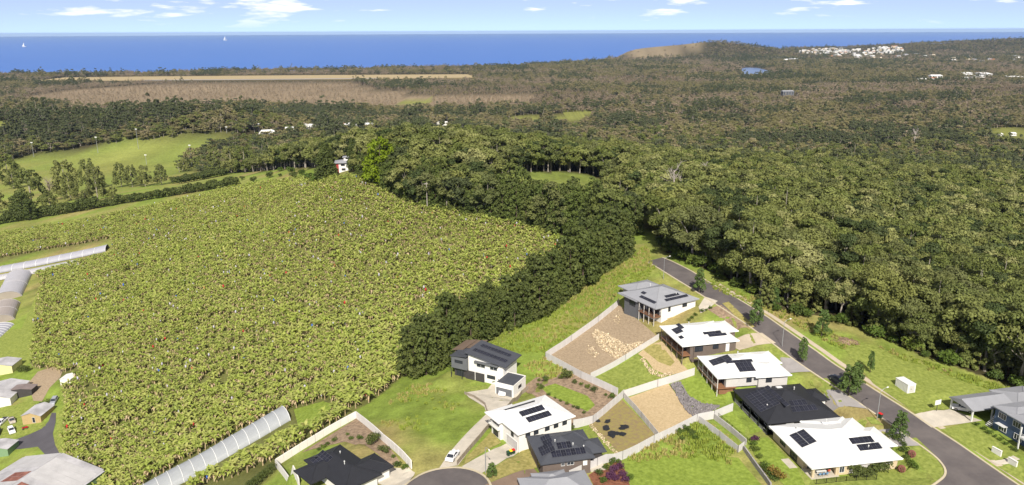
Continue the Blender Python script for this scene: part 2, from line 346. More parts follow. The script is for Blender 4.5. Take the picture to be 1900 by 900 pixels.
# ------------------------------------------------------------------ the setting: ground
SPORTS = [(14,300),(18,322),(60,335),(150,350),(230,352),(250,330),(330,322),(365,292),(400,272),(480,256),(492,248),(400,248),(330,255),(200,268),(60,287)]
LEFTFIELD = [(-400,232),(0,226),(38,234),(42,241),(30,246),(-400,252)]
RUNWAY = [(60,150),(120,144),(300,142),(600,139.5),(868,138),(884,144),(700,147),(400,149),(200,150)]
MARSH = [(10,186),(120,168),(250,158),(420,153),(640,150),(700,165),(800,178),(900,176),(1000,172),(980,192),(820,197),(760,206),(600,203),(450,196),(300,197),(150,200)]
MEADOW = [(925,324),(1000,318),(1085,322),(1132,338),(1150,396),(1080,424),(1000,428),(905,402),(900,380)]
CLEARS = [[(1020,213),(1050,208),(1098,207),(1102,217),(1060,226),(1025,222)],[(940,218),(985,213),(1015,214),(1000,221),(950,222)],
          [(1818,242),(1890,236),(1930,240),(1930,264),(1850,262),(1824,256)],[(812,232),(835,228),(835,238),(790,242)],[(735,182),(800,181),(800,192),(740,192)]]
LAGOON = [(1374,128),(1384,125.5),(1406,126),(1425,131),(1440,135),(1410,137),(1385,138.5),(1376,137)]
DRYPATCH = [[(690,168),(900,160),(1120,172),(1150,198),(980,206),(800,206)],[(1410,130),(1470,124),(1480,132),(1440,137)],[(1290,132),(1330,128),(1335,138),(1285,140)],[(1560,205),(1700,195),(1760,215),(1600,225)],[(1740,165),(1900,165),(1900,180),(1760,178)],
            [(1150,145),(1250,140),(1260,155),(1160,160)],[(840,185),(1000,178),(1040,190),(860,200)],[(1300,205),(1420,210),(1400,225),(1290,222)]]
NEAR = [(-500,1400),(-500,300),(14,300),(18,322),(60,335),(150,350),(230,352),(250,330),(330,322),(365,300),(372,326),(480,318),(560,312),(600,312),(660,322),(735,366),(800,388),(900,408),(1000,434),(1110,440),(1168,430),(1176,398),(1222,398),
        (1218,440),(1228,464),(1290,492),(1340,512),(1400,548),(1440,575),(1490,584),(1545,590),(1600,611),(1700,654),(1800,690),(1900,722),(2400,890),(2400,1400)]
PLANT = [(125,960),(112,815),(122,742),(104,690),(60,682),(62,600),(78,522),(58,506),(205,470),(205,450),(0,486),(-300,530),(-300,480),(0,436),(150,412),(240,392),(330,374),(440,348),(560,333),(665,331),(730,368),(790,388),(900,405),(1000,430),(1040,446),(1050,480),(1010,545),(960,598),(880,640),(800,680),(745,700),(700,738),(645,772),(508,858),(470,930),(300,960)]
HEDGE = [(-100,440),(0,416),(100,400),(215,380),(330,362),(440,344)]
def classify(px, py):
    """ground-cover zone at a ground point: 0 bush floor, 1 pasture, 2 plantation soil, 3 playing field, 4 runway grass, 5 swamp, 6 clearing"""
    z = np.zeros(np.shape(px), int); z[inpoly(px, py, MARSH)] = 5
    z[inpoly(px, py, NEAR)] = 1; z[inpoly(px, py, PLANT)] = 2
    for p in (SPORTS, LEFTFIELD, MEADOW): z[inpoly(px, py, p)] = 3
    z[inpoly(px, py, RUNWAY)] = 4
    for p in CLEARS: z[inpoly(px, py, p)] = 6
    z[inpoly(px, py, LAGOON)] = 7
    return z
gpx, gpy = proj(np.stack([gxx.ravel(), gyy.ravel(), GZ.ravel()], 1)); behind = gyy.ravel() < 60
zone = classify(gpx, gpy); zone[behind] = 1
ZC = np.array([(.060,.052,.026),(.165,.175,.040),(.135,.14,.045),(.180,.220,.050),(.30,.23,.10),(.235,.18,.115),(.20,.21,.055),(.15,.13,.10)])
base = ZC[zone]
nA = vnoise(gxx, gyy, 16, 1).ravel(); nB = vnoise(gxx, gyy, 5, 2).ravel(); nC = vnoise(gxx, gyy, 60, 3).ravel()
# pasture: green where moist, straw where dry
dry = np.array((.345,.275,.115)); lush = np.array((.185,.245,.045))
t = np.clip((nA*.75+nB*.25-.5)*2.0+.24, 0, 1)[:, None]
past = np.where((zone == 1)[:, None], lush*(1-t)+dry*t*0.85+base*.0, base)
fld = (zone == 3)[:, None]; t3 = np.clip((nC-.3)*1.2, 0, 1)[:, None]
past = np.where(fld, base*(1-t3)+np.array((.29,.265,.08))*t3, past)
hx = gxx.ravel(); hy = gyy.ravel()
head = (np.exp(-(((hx-930)/430)**2+((hy-5060)/270)**2)) > .5) & (GZ.ravel() > 9)
past = np.where(head[:, None], (np.array((.30,.235,.145))*(1-vnoise(hx, hy, 40, 21)[:, None]*.5)), past)
past *= (0.82+0.36*vnoise(gxx, gyy, 2.6, 9).ravel())[:, None]
ny, nx = GZ.shape
idx = np.arange(ny*nx).reshape(ny, nx)
quads = np.stack([idx[:-1, :-1], idx[:-1, 1:], idx[1:, 1:], idx[1:, :-1]], -1).reshape(-1, 4)
gm = bpy.data.meshes.new('ground')
gm.vertices.add(nx*ny); gm.vertices.foreach_set('co', np.stack([gxx.ravel(), gyy.ravel(), GZ.ravel()], 1).ravel())
gm.loops.add(quads.size); gm.loops.foreach_set('vertex_index', quads.ravel())
gm.polygons.add(len(quads)); gm.polygons.foreach_set('loop_start', np.arange(0, quads.size, 4)); gm.polygons.foreach_set('use_smooth', np.ones(len(quads), bool))
gm.update(calc_edges=True)
at = gm.color_attributes.new('cover', 'FLOAT_COLOR', 'POINT'); at.data.foreach_set('color', np.hstack([past, np.ones((len(past), 1))]).astype(np.float32).ravel())
def ground_mat():
    m = bpy.data.materials.new('ground_cover'); m.use_nodes = True; t = m.node_tree; b = t.nodes['Principled BSDF']
    b.inputs['Roughness'].default_value = .95; b.inputs['Specular IOR Level'].default_value = .05
    a = N(t, 'ShaderNodeAttribute'); a.attribute_name = 'cover'
    co = N(t, 'ShaderNodeTexCoord'); v = None
    for sc, lo, hi in ((1.6, .78, 1.22), (.32, .80, 1.2), (.07, .88, 1.12)):
        nz = N(t, 'ShaderNodeTexNoise'); nz.inputs['Scale'].default_value = sc; nz.inputs['Detail'].default_value = 6.0; nz.inputs['Roughness'].default_value = .65; L(t, co.outputs['Object'], nz.inputs['Vector'])
        mr = N(t, 'ShaderNodeMapRange'); mr.inputs['From Min'].default_value = .3; mr.inputs['From Max'].default_value = .7; mr.inputs['To Min'].default_value = lo; mr.inputs['To Max'].default_value = hi; L(t, nz.outputs['Fac'], mr.inputs['Value'])
        if v is None: v = mr.outputs[0]; first = nz
        else:
            mu = N(t, 'ShaderNodeMath', operation='MULTIPLY'); L(t, v, mu.inputs[0]); L(t, mr.outputs[0], mu.inputs[1]); v = mu.outputs[0]
    hs = N(t, 'ShaderNodeHueSaturation'); L(t, a.outputs['Color'], hs.inputs['Color']); L(t, v, hs.inputs['Value']); L(t, hs.outputs[0], b.inputs['Base Color'])
    bp = N(t, 'ShaderNodeBump'); bp.inputs['Strength'].default_value = .8; bp.inputs['Distance'].default_value = .12; L(t, first.outputs['Fac'], bp.inputs['Height']); L(t, bp.outputs[0], b.inputs['Normal'])
    return m
gm.materials.append(ground_mat())
tag(put('ground', gm), kind='structure')
def turf(name, c, c2, var=.2, sc=1.1):
    return mat(name, c, .95, var, sc, spec=.05, c2=c2, bump=.08)
MT['lawn'] = turf('lawn', (.175,.220,.044), (.225,.255,.062)); MT['lawn_bright'] = turf('fresh_lawn', (.175,.240,.036), (.215,.275,.050)); MT['lawn_dry'] = turf('dry_lawn', (.25,.235,.07), (.31,.265,.10))
MT['soil'] = turf('bare_soil', (.27,.205,.135), (.34,.265,.18), .1, 1.8); MT['sandy'] = turf('sandy_soil', (.40,.305,.17), (.46,.355,.215), .07, 1.8); MT['mulch'] = turf('garden_mulch', (.22,.16,.11), (.30,.22,.15)); MT['redmulch'] = turf('red_mulch', (.17,.07,.045), (.22,.10,.06)); MT['weedlot'] = turf('weedy_ground', (.30,.22,.13), (.22,.19,.06), .25)
# sea to the horizon
sm_ = bpy.data.materials.new('sea_water'); sm_.use_nodes = True; t = sm_.node_tree; b = t.nodes['Principled BSDF']
b.inputs['Roughness'].default_value = .35; b.inputs['IOR'].default_value = 1.33; b.inputs['Specular IOR Level'].default_value = .22
co = N(t, 'ShaderNodeTexCoord'); mp = N(t, 'ShaderNodeMapping'); mp.inputs['Scale'].default_value = (.0007, .0025, 1); L(t, co.outputs['Object'], mp.inputs['Vector'])
nz = N(t, 'ShaderNodeTexNoise'); nz.inputs['Scale'].default_value = 1.0; nz.inputs['Detail'].default_value = 8.0; L(t, mp.outputs[0], nz.inputs['Vector'])
cr = N(t, 'ShaderNodeMix', data_type='RGBA'); cr.inputs['A'].default_value = (.018,.110,.42,1); cr.inputs['B'].default_value = (.030,.145,.48,1); L(t, nz.outputs['Fac'], cr.inputs['Factor']); L(t, cr.outputs['Result'], b.inputs['Base Color'])
n2 = N(t, 'ShaderNodeTexNoise'); n2.inputs['Scale'].default_value = .05; n2.inputs['Detail'].default_value = 6.0; L(t, co.outputs['Object'], n2.inputs['Vector'])
bp = N(t, 'ShaderNodeBump'); bp.inputs['Strength'].default_value = .4; bp.inputs['Distance'].default_value = 2.0; L(t, n2.outputs['Fac'], bp.inputs['Height']); L(t, bp.outputs[0], b.inputs['Normal'])
mb = MB(); rings = [1500, 3000, 6000, 12000, 25000, 54300]; K = 180
vsr = [(r*math.sin(2*math.pi*k/K), r*math.cos(2*math.pi*k/K), 0) for r in rings for k in range(K)]
mb.add(vsr, [(i*K+k, i*K+(k+1) % K, (i+1)*K+(k+1) % K, (i+1)*K+k) for i in range(len(rings)-1) for k in range(K)])
seao = mb.build('sea', sm_, None, (0, 0, 0), fix=True); seao['kind'] = 'structure'
lagm = mat('lagoon_water', (.10,.17,.33), .3, .05, .01, spec=.3)
drape('lagoon', pix(LAGOON), lagm, 0.4, 40)
drape('runway_grass', pix(RUNWAY), turf('runway_grass', (.33,.26,.14), (.39,.31,.18)), 0.5, 40)
drape('runway', pix([(268,148.6),(420,147.6),(560,146.6),(700,145.2),(700,146.2),(560,147.8),(420,148.8),(268,149.8)]), MT['grey_concrete'], 0.9, 40)
# ------------------------------------------------------------------ roads, kerbs, paths, lot surfaces
def smooth_line(pts, n=5):
    pts = [Vector((p[0], p[1], 0)) for p in pts]; r = []
    for i in range(len(pts)-1):
        p0 = pts[max(i-1, 0)]; p1 = pts[i]; p2 = pts[i+1]; p3 = pts[min(i+2, len(pts)-1)]
        for k in range(n):
            t = k/n; r.append(.5*((2*p1)+(p2-p0)*t+(2*p0-5*p1+4*p2-p3)*t*t+(3*p1-p0-3*p2+p3)*t**3))
    r.append(pts[-1]); return [(p.x, p.y) for p in r]
def offset(line, d):
    r = []
    for i, p in enumerate(line):
        a = Vector(line[max(i-1, 0)]); b = Vector(line[min(i+1, len(line)-1)]); t = (b-a).normalized(); r.append((p[0]-t.y*d, p[1]+t.x*d))
    return r
def strip(name, line, d0, d1, material, off, h=0.0, kind='structure'):
    """a ribbon along a line between two offsets, with a raised edge when h > 0"""
    a = offset(line, d0); b = offset(line, d1); o = line[0]; z0 = float(gz(*o)); v = []; f = []
    for (p, q) in zip(a, b):
        for (x, y, zz) in ((p[0], p[1], off-.15), (p[0], p[1], off+h), (q[0], q[1], off+h), (q[0], q[1], off-.15)):
            v.append((x-o[0], y-o[1], float(gz(x, y))+zz-z0))
    for i in range(len(line)-1):
        for k in range(3): f.append((i*4+k, i*4+k+1, i*4+k+5, i*4+k+4))
    mb = MB(); mb.add(v, f); ob = mb.build(name, material, None, (o[0], o[1], z0), fix=True); ob['kind'] = kind; return ob
RL = smooth_line([(48.8,262),(52.2,247.5),(56.4,234.8),(61.2,222),(66.3,208.5),(71.2,195.5),(76.4,181.3),(81.4,168),(85.5,156.2),(87.4,150.6)])
RRt = smooth_line([(54.8,264),(58.6,252),(63.2,239),(68.2,226.5),(74.2,211.5),(80.0,195),(85.8,178.2),(90.9,164.2),(94.6,154.3),(97.6,146.3),(101.5,134.5),(106,120),(111,104)])
corner = smooth_line([(87.4,150.6),(89.4,145.0),(90.2,141.0),(89.5,137.2),(86.6,134.2),(80,130.5),(66,127)])
drape('road', RL[:-1]+corner+[(66,121),(84,122.5),(92,119),(98,104)]+RRt[::-1], MT['asphalt'], .05, 2.5)
strip('kerb', RL[:-1]+corner, -.35, .07, MT['kerb'], .05, .12); strip('kerb', RRt, -.07, .35, MT['kerb'], .05, .12)
strip('footpath', RRt[12:], 1.3, 2.8, MT['path'], .06)
# cul-de-sac
CC, CR = Vector((-13.7, 131.6)), 9.1
arc = [(CC.x+CR*math.cos(R(a)), CC.y+CR*math.sin(R(a))) for a in range(-30, 211, 8)]
drape('cul_de_sac_road', arc+[(-19,112),(-9,112)], MT['asphalt'], .05, 2.0)
strip('kerb', arc, -.02-.42, .02, MT['kerb'], .05, .12)
farm_road = [(-60,822),(0,818),(30,815),(55,806),(78,795),(90,782),(96,766),(104,766),(103,785),(98,805),(102,825),(115,850),(130,875),(142,900),(165,950),(138,950),(118,900),(105,880),(85,845),(70,829),(40,833),(0,836),(-60,840)]
drape('farm_track', pix(farm_road), MT['farm_asphalt'], .05, 2.5)
LOTS = [('driveway',[(815,869),(836,838),(880,790),(903,768),(899,756),(870,738),(862,729),(905,722),(913,712),(940,710),(970,728),(950,748),(922,776),(884,820),(850,864)],'concrete'),
 ('driveway',[(857,866),(900,842),(940,823),(962,840),(925,861),(893,879),(872,873)],'concrete'),
 ('driveway',[(900,900),(990,869),(1006,888),(965,910),(905,912)],'brown_concrete'),
 ('driveway',[(690,893),(728,868),(758,868),(770,878),(752,905),(720,905)],'concrete'),
 ('driveway',[(1296,570),(1308,551),(1332,559),(1312,576),(1300,582)],'concrete'),
 ('driveway',[(1366,628),(1414,618),(1440,637),(1404,641),(1372,650),(1360,645)],'path'),
 
 
 
 ('driveway',[(1694,770),(1762,760),(1822,781),(1728,794)],'concrete'),
 ('front_path',[(1838,856),(1880,846),(1893,853),(1850,863)],'concrete'),
 ('bare_lot',[(1018,660),(1060,628),(1148,563),(1166,580),(1205,612),(1222,627),(1094,697)],'soil'),
 ('lawn',[(1102,702),(1180,660),(1198,668),(1212,688),(1238,698),(1234,710),(1165,726),(1156,728)],'lawn'),
 ('garden_bed',[(1184,657),(1205,640),(1228,634),(1262,672),(1278,688),(1240,697),(1213,686),(1200,668)],'sandy'),
 ('lawn',[(1194,650),(1206,638),(1226,640),(1252,672),(1244,680),(1222,672)],'lawn_dry'),
 ('bare_lot',[(1166,738),(1240,712),(1262,742),(1300,774),(1226,808)],'sandy'),
 ('lawn',[(1262,708),(1290,698),(1312,716),(1348,740),(1346,752),(1302,750),(1276,734)],'lawn_bright'),
 ('weedy_lot',[(1092,786),(1154,742),(1219,812),(1150,842),(1120,812)],'weedlot'),
 ('lawn',[(1150,826),(1196,806),(1220,812),(1152,842)],'lawn_dry'),
 ('lawn',[(1330,770),(1356,760),(1382,790),(1382,815),(1370,818)],'lawn_bright'),('lawn',[(1388,790),(1404,780),(1416,800),(1392,806)],'lawn_bright'),
 ('lawn',[(1390,816),(1424,812),(1478,868),(1494,900),(1462,908),(1400,845)],'lawn_bright'),
 ('lawn',[(1172,908),(1150,860),(1225,835),(1300,845),(1370,850),(1420,908)],'lawn_bright'),
 ('lawn',[(1096,790),(1122,806),(1150,846),(1130,858),(1080,875),(1070,850),(1110,835),(1085,800)],'lawn'),
 ('lawn',[(1040,905),(1088,884),(1100,905)],'lawn_bright'),('garden_bed',[(1092,882),(1150,852),(1178,905),(1104,905)],'redmulch'),
 ('lawn',[(900,880),(926,862),(962,842),(985,826),(996,868),(905,896)],'lawn_dry'),
 ('lawn',[(865,850),(912,800),(930,822),(896,840),(860,864)],'lawn_dry'),
 ('garden_bed',[(968,720),(995,700),(1060,690),(1150,735),(1138,742),(1096,778),(1060,790),(1040,765),(1000,742)],'mulch'),
 ('lawn',[(1004,720),(1030,712),(1090,735),(1104,752),(1090,764),(1060,750),(1020,735)],'lawn_bright'),
 ('lawn',[(846,720),(905,714),(904,724),(868,727),(852,728)],'lawn'),
 ('garden_bed',[(560,840),(622,802),(662,776),(720,828),(742,858),(725,870),(700,842),(640,820)],'mulch'),
 ('lawn',[(530,862),(566,850),(604,898),(570,905)],'lawn'),
 ('lawn',[(1340,563),(1352,560),(1400,606),(1390,612)],'lawn_dry'),('garden_bed',[(1312,574),(1338,566),(1392,608),(1366,614)],'mulch'),
 ('lawn',[(1418,646),(1440,640),(1482,676),(1448,686),(1424,668)],'lawn'),
 ('lawn',[(1500,708),(1534,702),(1596,748),(1545,762),(1530,730)],'lawn'),('lawn',[(1590,782),(1620,774),(1640,790),(1600,800)],'lawn'),
 ('lawn',[(1674,816),(1700,812),(1736,846),(1748,870),(1742,893),(1700,902),(1500,902),(1505,892),(1660,875)],'lawn'),
 ('lawn',[(1745,797),(1800,785),(1895,845),(1880,846),(1836,854),(1800,832)],'lawn'),
 ('lawn',[(1850,866),(1893,855),(1930,880),(1905,900)],'lawn'),
 ('lawn',[(1560,640),(1620,640),(1720,680),(1880,735),(1850,748),(1765,758),(1700,768),(1620,712)],'lawn'),
 ('farm_lawn',[(-60,760),(28,752),(60,740),(85,790),(55,805),(30,813),(-60,818)],'lawn'),
 ('farm_lawn',[(-60,620),(40,610),(62,560),(78,522),(66,560),(64,610),(60,670),(30,690),(-60,690)],'lawn'),
 ('brush_ground',[(52,712),(70,690),(105,678),(118,684),(112,700),(92,720),(78,745),(62,744)],'soil'),
 ('track_verge',[(104,770),(126,748),(140,800),(134,880),(160,930),(148,920),(128,868),(106,826)],'lawn'),
 ('grass_strip',[(545,760),(600,745),(622,752),(580,790),(556,800)],'lawn_bright')]
for i, (nm, poly, mk) in enumerate(LOTS): drape(nm, pix(poly), MT[mk], .055+.011*(i % 5)+(.03 if mk in ('concrete','path') else 0), 2.0)
for poly in ([(69.6,179),(68.8,187),(74.6,185.6),(77.2,178.6)],[(76.6,163.6),(75.6,170.6),(80.8,169.4),(84.0,160.6)],[(80.9,146.0),(80.0,152.4),(86.6,152.4),(88.8,146.2)]): drape('driveway', poly, MT['grey_concrete'], .17, 2.0)
# ------------------------------------------------------------------ vegetation
rng = np.random.default_rng(7)
def np_mesh(name, V, Q, mats, mi=None):
    m = bpy.data.meshes.new(name); m.vertices.add(len(V)); m.vertices.foreach_set('co', np.asarray(V, np.float32).ravel())
    Q = np.asarray(Q); k = Q.shape[1]
    m.loops.add(Q.size); m.loops.foreach_set('vertex_index', Q.ravel()); m.polygons.add(len(Q)); m.polygons.foreach_set('loop_start', np.arange(0, Q.size, k))
    for t in mats: m.materials.append(t)
    if mi is not None: m.polygons.foreach_set('material_index', mi)
    m.update(calc_edges=True); return m
def leaves(cent, nrm, size, rg, asp=.7):
    """one leaf-spray quad per centre, facing nrm"""
    n = len(cent); r = rg.normal(size=(n, 3)); a = np.cross(nrm, r); a /= np.linalg.norm(a, axis=1)[:, None]+1e-9; b = np.cross(nrm, a)
    s = (size*(.7+.6*rg.random(n)))[:, None]; a = a*s; b = b*s*asp
    V = np.stack([cent-a*.5-b*.35, cent-a*.12+b*.5, cent+a*.5+b*.3, cent+a*.1-b*.5], 1).reshape(-1, 3)
    return V, np.arange(4*n).reshape(n, 4)
def clump_cloud(cs, rs, per, size, rg, flat=.75, up=.35, jit=.55):
    C_, N_, = [], []
    for c, r in zip(cs, rs):
        k = max(4, int(per*(r/np.mean(rs))**2)); d = rg.normal(size=(k, 3)); d /= np.linalg.norm(d, axis=1)[:, None]
        d[:, 2] = np.where((d[:, 2] < -.3) & (rg.random(k) < .7), -d[:, 2], d[:, 2])
        p = c+d*r*np.array([1, 1, flat])*(.72+.36*rg.random(k))[:, None]
        nn = d+np.array([0, 0, up])+rg.normal(size=(k, 3))*jit; nn /= np.linalg.norm(nn, axis=1)[:, None]
        C_.append(p); N_.append(nn)
    return leaves(np.vstack(C_), np.vstack(N_), size, rg)
def gum_parts(seed, H=20., per=46, leaf=.85, lobes=14, subs=6, spread=.30, lift=.32):
    """eucalypt: limbs end in lobes, each lobe a knot of leaf clumps; returns crown arrays and trunk builder"""
    rg = np.random.default_rng(seed); tr = MB(); lean = rg.normal(size=2)*.02*H
    fork = Vector((lean[0], lean[1], H*.28)); tr.tube([(0,0,-1),(lean[0]*.4,lean[1]*.4,H*.18),fork], [H*.021,H*.017,H*.013], 7)
    cs, rs = [], []
    for i in range(lobes):
        a = 2*math.pi*(i/lobes)+rg.normal()*.35; q = 0 if i == 0 else rg.uniform(.35, 1); rad = spread*H*q
        z = H*(lift+rg.uniform(.02, .52)*(1.0-.38*q)+(.2 if i == 0 else 0)); e = Vector((fork.x+rad*math.cos(a), fork.y+rad*math.sin(a), z))
        mid = fork.lerp(e, .55)+Vector((0, 0, H*.03)); tr.tube([fork, mid, e], [H*.009,H*.006,H*.002], 5, cap=False)
        lr = H*rg.uniform(.095, .135)
        for j in range(subs):
            d = rg.normal(size=3); d /= np.linalg.norm(d); d[2] = abs(d[2])*.7 if rg.random() < .75 else d[2]*.5
            cs.append(np.array(e)+d*lr*rg.uniform(.5, 1.05)); rs.append(lr*rg.uniform(.45, .72))
    V, Q = clump_cloud(cs, rs, per, leaf, rg)
    return V, Q, tr
def dense_parts(seed, H=14., per=60, leaf=.7, wide=.26, n=34, cone=.5, low=.06):
    """dense broad conical tree clothed nearly to the ground"""
    rg = np.random.default_rng(seed); tr = MB(); tr.tube([(0,0,-.8),(0,0,H*.4),(0,0,H*.85)], [H*.02,H*.014,H*.004], 6)
    cs, rs = [], []
    for i in range(n):
        h = low+(1-low)*(i+rg.random())/n*.95; w = wide*H*(min(1, (h+.12)/.3))*(1-h*cone)**1.0*(1.0 if h < .8 else .75); a = i*2.4+rg.normal()*.3
        cs.append(np.array([w*math.cos(a)*rg.uniform(.55, 1), w*math.sin(a)*rg.uniform(.55, 1), h*H*.93])); rs.append(H*.085*rg.uniform(.8, 1.25)*(1.15-.5*h))
    V, Q = clump_cloud(cs, rs, per, leaf, rg, .85, .25); return V, Q, tr
def shrub_parts(seed, H=2.5, per=36, leaf=.42, n=10, wide=.55):
    rg = np.random.default_rng(seed); tr = MB(); tr.tube([(0,0,-.3),(0,0,H*.5)], [H*.03,H*.012], 5); cs, rs = [], []
    for i in range(n):
        a = i*2.4; w = wide*H*math.sqrt((i+.5)/n)*.8; cs.append(np.array([w*math.cos(a), w*math.sin(a), H*rg.uniform(.3, .72)])); rs.append(H*rg.uniform(.2, .3))
    V, Q = clump_cloud(cs, rs, per, leaf, rg, .9, .3); return V, Q, tr
def dead_parts(seed, H=18., n=11):
    rg = np.random.default_rng(seed); tr = MB(); top = Vector((rg.normal()*.6, rg.normal()*.6, H*.8)); tr.tube([(0,0,-1),(top.x*.3,top.y*.3,H*.4),top], [H*.02,H*.015,H*.006], 7)
    tw = MB()
    for i in range(n):
        t = rg.uniform(.35, 1); b = Vector((top.x*t, top.y*t, H*.8*t)); a = rg.uniform(0, 6.28); l = H*rg.uniform(.18, .34)*(1.25-t*.5)
        e = b+Vector((math.cos(a)*l*.55, math.sin(a)*l*.55, l*.85)); m = b.lerp(e, .5)+Vector((0,0,-l*.08)); tw.tube([b, m, e], [H*.0075,H*.005,H*.002], 5, cap=False)
        for k in range(4):
            s = b.lerp(e, rg.uniform(.4, .95)); q = s+Vector((rg.normal()*l*.3, rg.normal()*l*.3, l*rg.uniform(.15, .45))); tw.tube([s, q], [H*.003,H*.0012], 4, cap=False)
    return tr, tw
def banana_parts(seed, dead=3, H=2.1, n=9):
    rg = np.random.default_rng(seed); st = MB(); lean = rg.normal(size=2)*.12; st.tube([(0,0,-.4),(lean[0]*.5,lean[1]*.5,H*.5),(lean[0],lean[1],H)], [.17,.14,.09], 6)
    V, Q, D, E = [], [], [], []
    def leaf(V, Q, az, el, ln, w, droop, z0):
        segs = 5; o = len(V); p = np.array([lean[0], lean[1], z0]); d = np.array([math.cos(az)*math.cos(el), math.sin(az)*math.cos(el), math.sin(el)])
        side = np.array([-math.sin(az), math.cos(az), 0.])
        for k in range(segs+1):
            t = k/segs; ww = w*(.25+1.0*math.sin(min(1, t*1.15)*math.pi*.93+.12)); fold = np.array([0, 0, .28*ww])
            V.extend([p-side*ww*.5+fold, p.copy(), p+side*ww*.5+fold])
            if k: a = o+(k-1)*3; b = o+k*3; Q.extend([(a, a+1, b+1, b), (a+1, a+2, b+2, b+1)])
            el -= droop/segs*(.5+t); d = np.array([math.cos(az)*math.cos(el), math.sin(az)*math.cos(el), math.sin(el)]); p = p+d*ln/segs
    for i in range(n):
        leaf(V, Q, i*2.4+rg.normal()*.3, rg.uniform(.55, 1.25) if i > 1 else 1.4, rg.uniform(1.5, 2.2), rg.uniform(.5, .72), rg.uniform(1.1, 2.1), H*rg.uniform(.9, 1.02))
    for i in range(dead): leaf(D, E, rg.uniform(0, 6.28), rg.uniform(-.5, .8), rg.uniform(.9, 1.5), rg.uniform(.3, .5), rg.uniform(.8, 1.4), H*rg.uniform(.75, .95))
    return V, Q, D, E, st
LEAFM = {}
def proto(kind, seed, leafmat, barkmat, **kw):
    fn = dict(gum=gum_parts, dense=dense_parts, shrub=shrub_parts)[kind]; V, Q, tr = fn(seed, **kw)
    return np_mesh(kind+'_crown', V, Q, [leafmat]), tr.mesh(kind+'_trunk', barkmat)
def joined(kind, seed, leafmat, barkmat, **kw):
    """crown and trunk in one mesh for the uncountable masses"""
    fn = dict(gum=gum_parts, dense=dense_parts, shrub=shrub_parts)[kind]; V, Q, tr = fn(seed, **kw)
    mb = MB(); mb.v = [tuple(p) for p in V]; mb.f = [tuple(q) for q in Q]; mb.mi = [0]*len(Q); mb.add(tr.v, tr.f, 1)
    return mb.mesh(kind+'_mass', [leafmat, barkmat])
def place_tree(name, meshes, loc, s, rz, label, cat, group=None, sz=None):
    e = empty(name, loc, rz, label, cat, group); sc = (s, s, sz or s)
    put('trunk', meshes[1], e, (0, 0, 0), 0, sc); put('crown', meshes[0], e, (0, 0, 0), 0, sc); return e
def scatter(name, pts, rots, scales, idx, meshes, label=None, zs=None):
    """many alike plants as one mass: geometry nodes put mesh number idx on each point"""
    pm = bpy.data.meshes.new(name+'_points'); pm.vertices.add(len(pts)); pm.vertices.foreach_set('co', np.asarray(pts, np.float32).ravel())
    a = pm.attributes.new('rot', 'FLOAT_VECTOR', 'POINT'); a.data.foreach_set('vector', np.asarray(rots, np.float32).ravel())
    sc = np.stack([scales, scales, scales if zs is None else zs], 1)
    a = pm.attributes.new('scl', 'FLOAT_VECTOR', 'POINT'); a.data.foreach_set('vector', sc.astype(np.float32).ravel())
    a = pm.attributes.new('pick', 'INT', 'POINT'); a.data.foreach_set('value', np.asarray(idx, np.int32))
    o = put(name, pm); o['kind'] = 'stuff'
    if label: o['label'] = label
    g = bpy.data.node_groups.new(name, 'GeometryNodeTree'); g.interface.new_socket('Geometry', in_out='INPUT', socket_type='NodeSocketGeometry'); g.interface.new_socket('Geometry', in_out='OUTPUT', socket_type='NodeSocketGeometry')
    gi = g.nodes.new('NodeGroupInput'); go = g.nodes.new('NodeGroupOutput'); jn = g.nodes.new('GeometryNodeJoinGeometry')
    def attr(nm, ty):
        n = g.nodes.new('GeometryNodeInputNamedAttribute'); n.data_type = ty; n.inputs['Name'].default_value = nm; return next(s for s in n.outputs if s.enabled and s.name == 'Attribute')
    ar, asc, ap = attr('rot', 'FLOAT_VECTOR'), attr('scl', 'FLOAT_VECTOR'), attr('pick', 'INT')
    for k, me in enumerate(meshes):
        src = bpy.data.objects.new(name+'_sample', me)
        oi = g.nodes.new('GeometryNodeObjectInfo'); oi.inputs['Object'].default_value = src; oi.inputs['As Instance'].default_value = True
        cmp_ = g.nodes.new('FunctionNodeCompare'); cmp_.data_type = 'INT'; cmp_.operation = 'EQUAL'; ins = [s for s in cmp_.inputs if s.enabled]
        g.links.new(ap, ins[0]); ins[1].default_value = k
        ip = g.nodes.new('GeometryNodeInstanceOnPoints'); g.links.new(gi.outputs[0], ip.inputs['Points']); g.links.new(next(s for s in cmp_.outputs if s.enabled), ip.inputs['Selection'])
        g.links.new(oi.outputs['Geometry'], ip.inputs['Instance']); g.links.new(ar, ip.inputs['Rotation']); g.links.new(asc, ip.inputs['Scale']); g.links.new(ip.outputs[0], jn.inputs[0])
    g.links.new(jn.outputs[0], go.inputs[0])
    md = o.modifiers.new('scatter', 'NODES'); md.node_group = g; return o
def grid_pts(y0, y1, sp, wid=.78, jit=.42, x0=None, x1=None):
    ys = np.arange(y0, y1, sp); P_ = []
    for y in ys:
        w = wid*y+30; xs = np.arange(-w if x0 is None else x0, w if x1 is None else x1, sp); P_.append(np.stack([xs, np.full(len(xs), y)], 1))
    p = np.vstack(P_); p = p+(rng.random(p.shape)-.5)*2*jit*sp; return p
def with_z(p): return np.column_stack([p, gz(p[:, 0], p[:, 1])])
def px_of(p): return proj(p)

def near_label(x, y, marks, fmt):
    return fmt % min(marks, key=lambda m: (m[0]-x)**2+(m[1]-y)**2)[2]
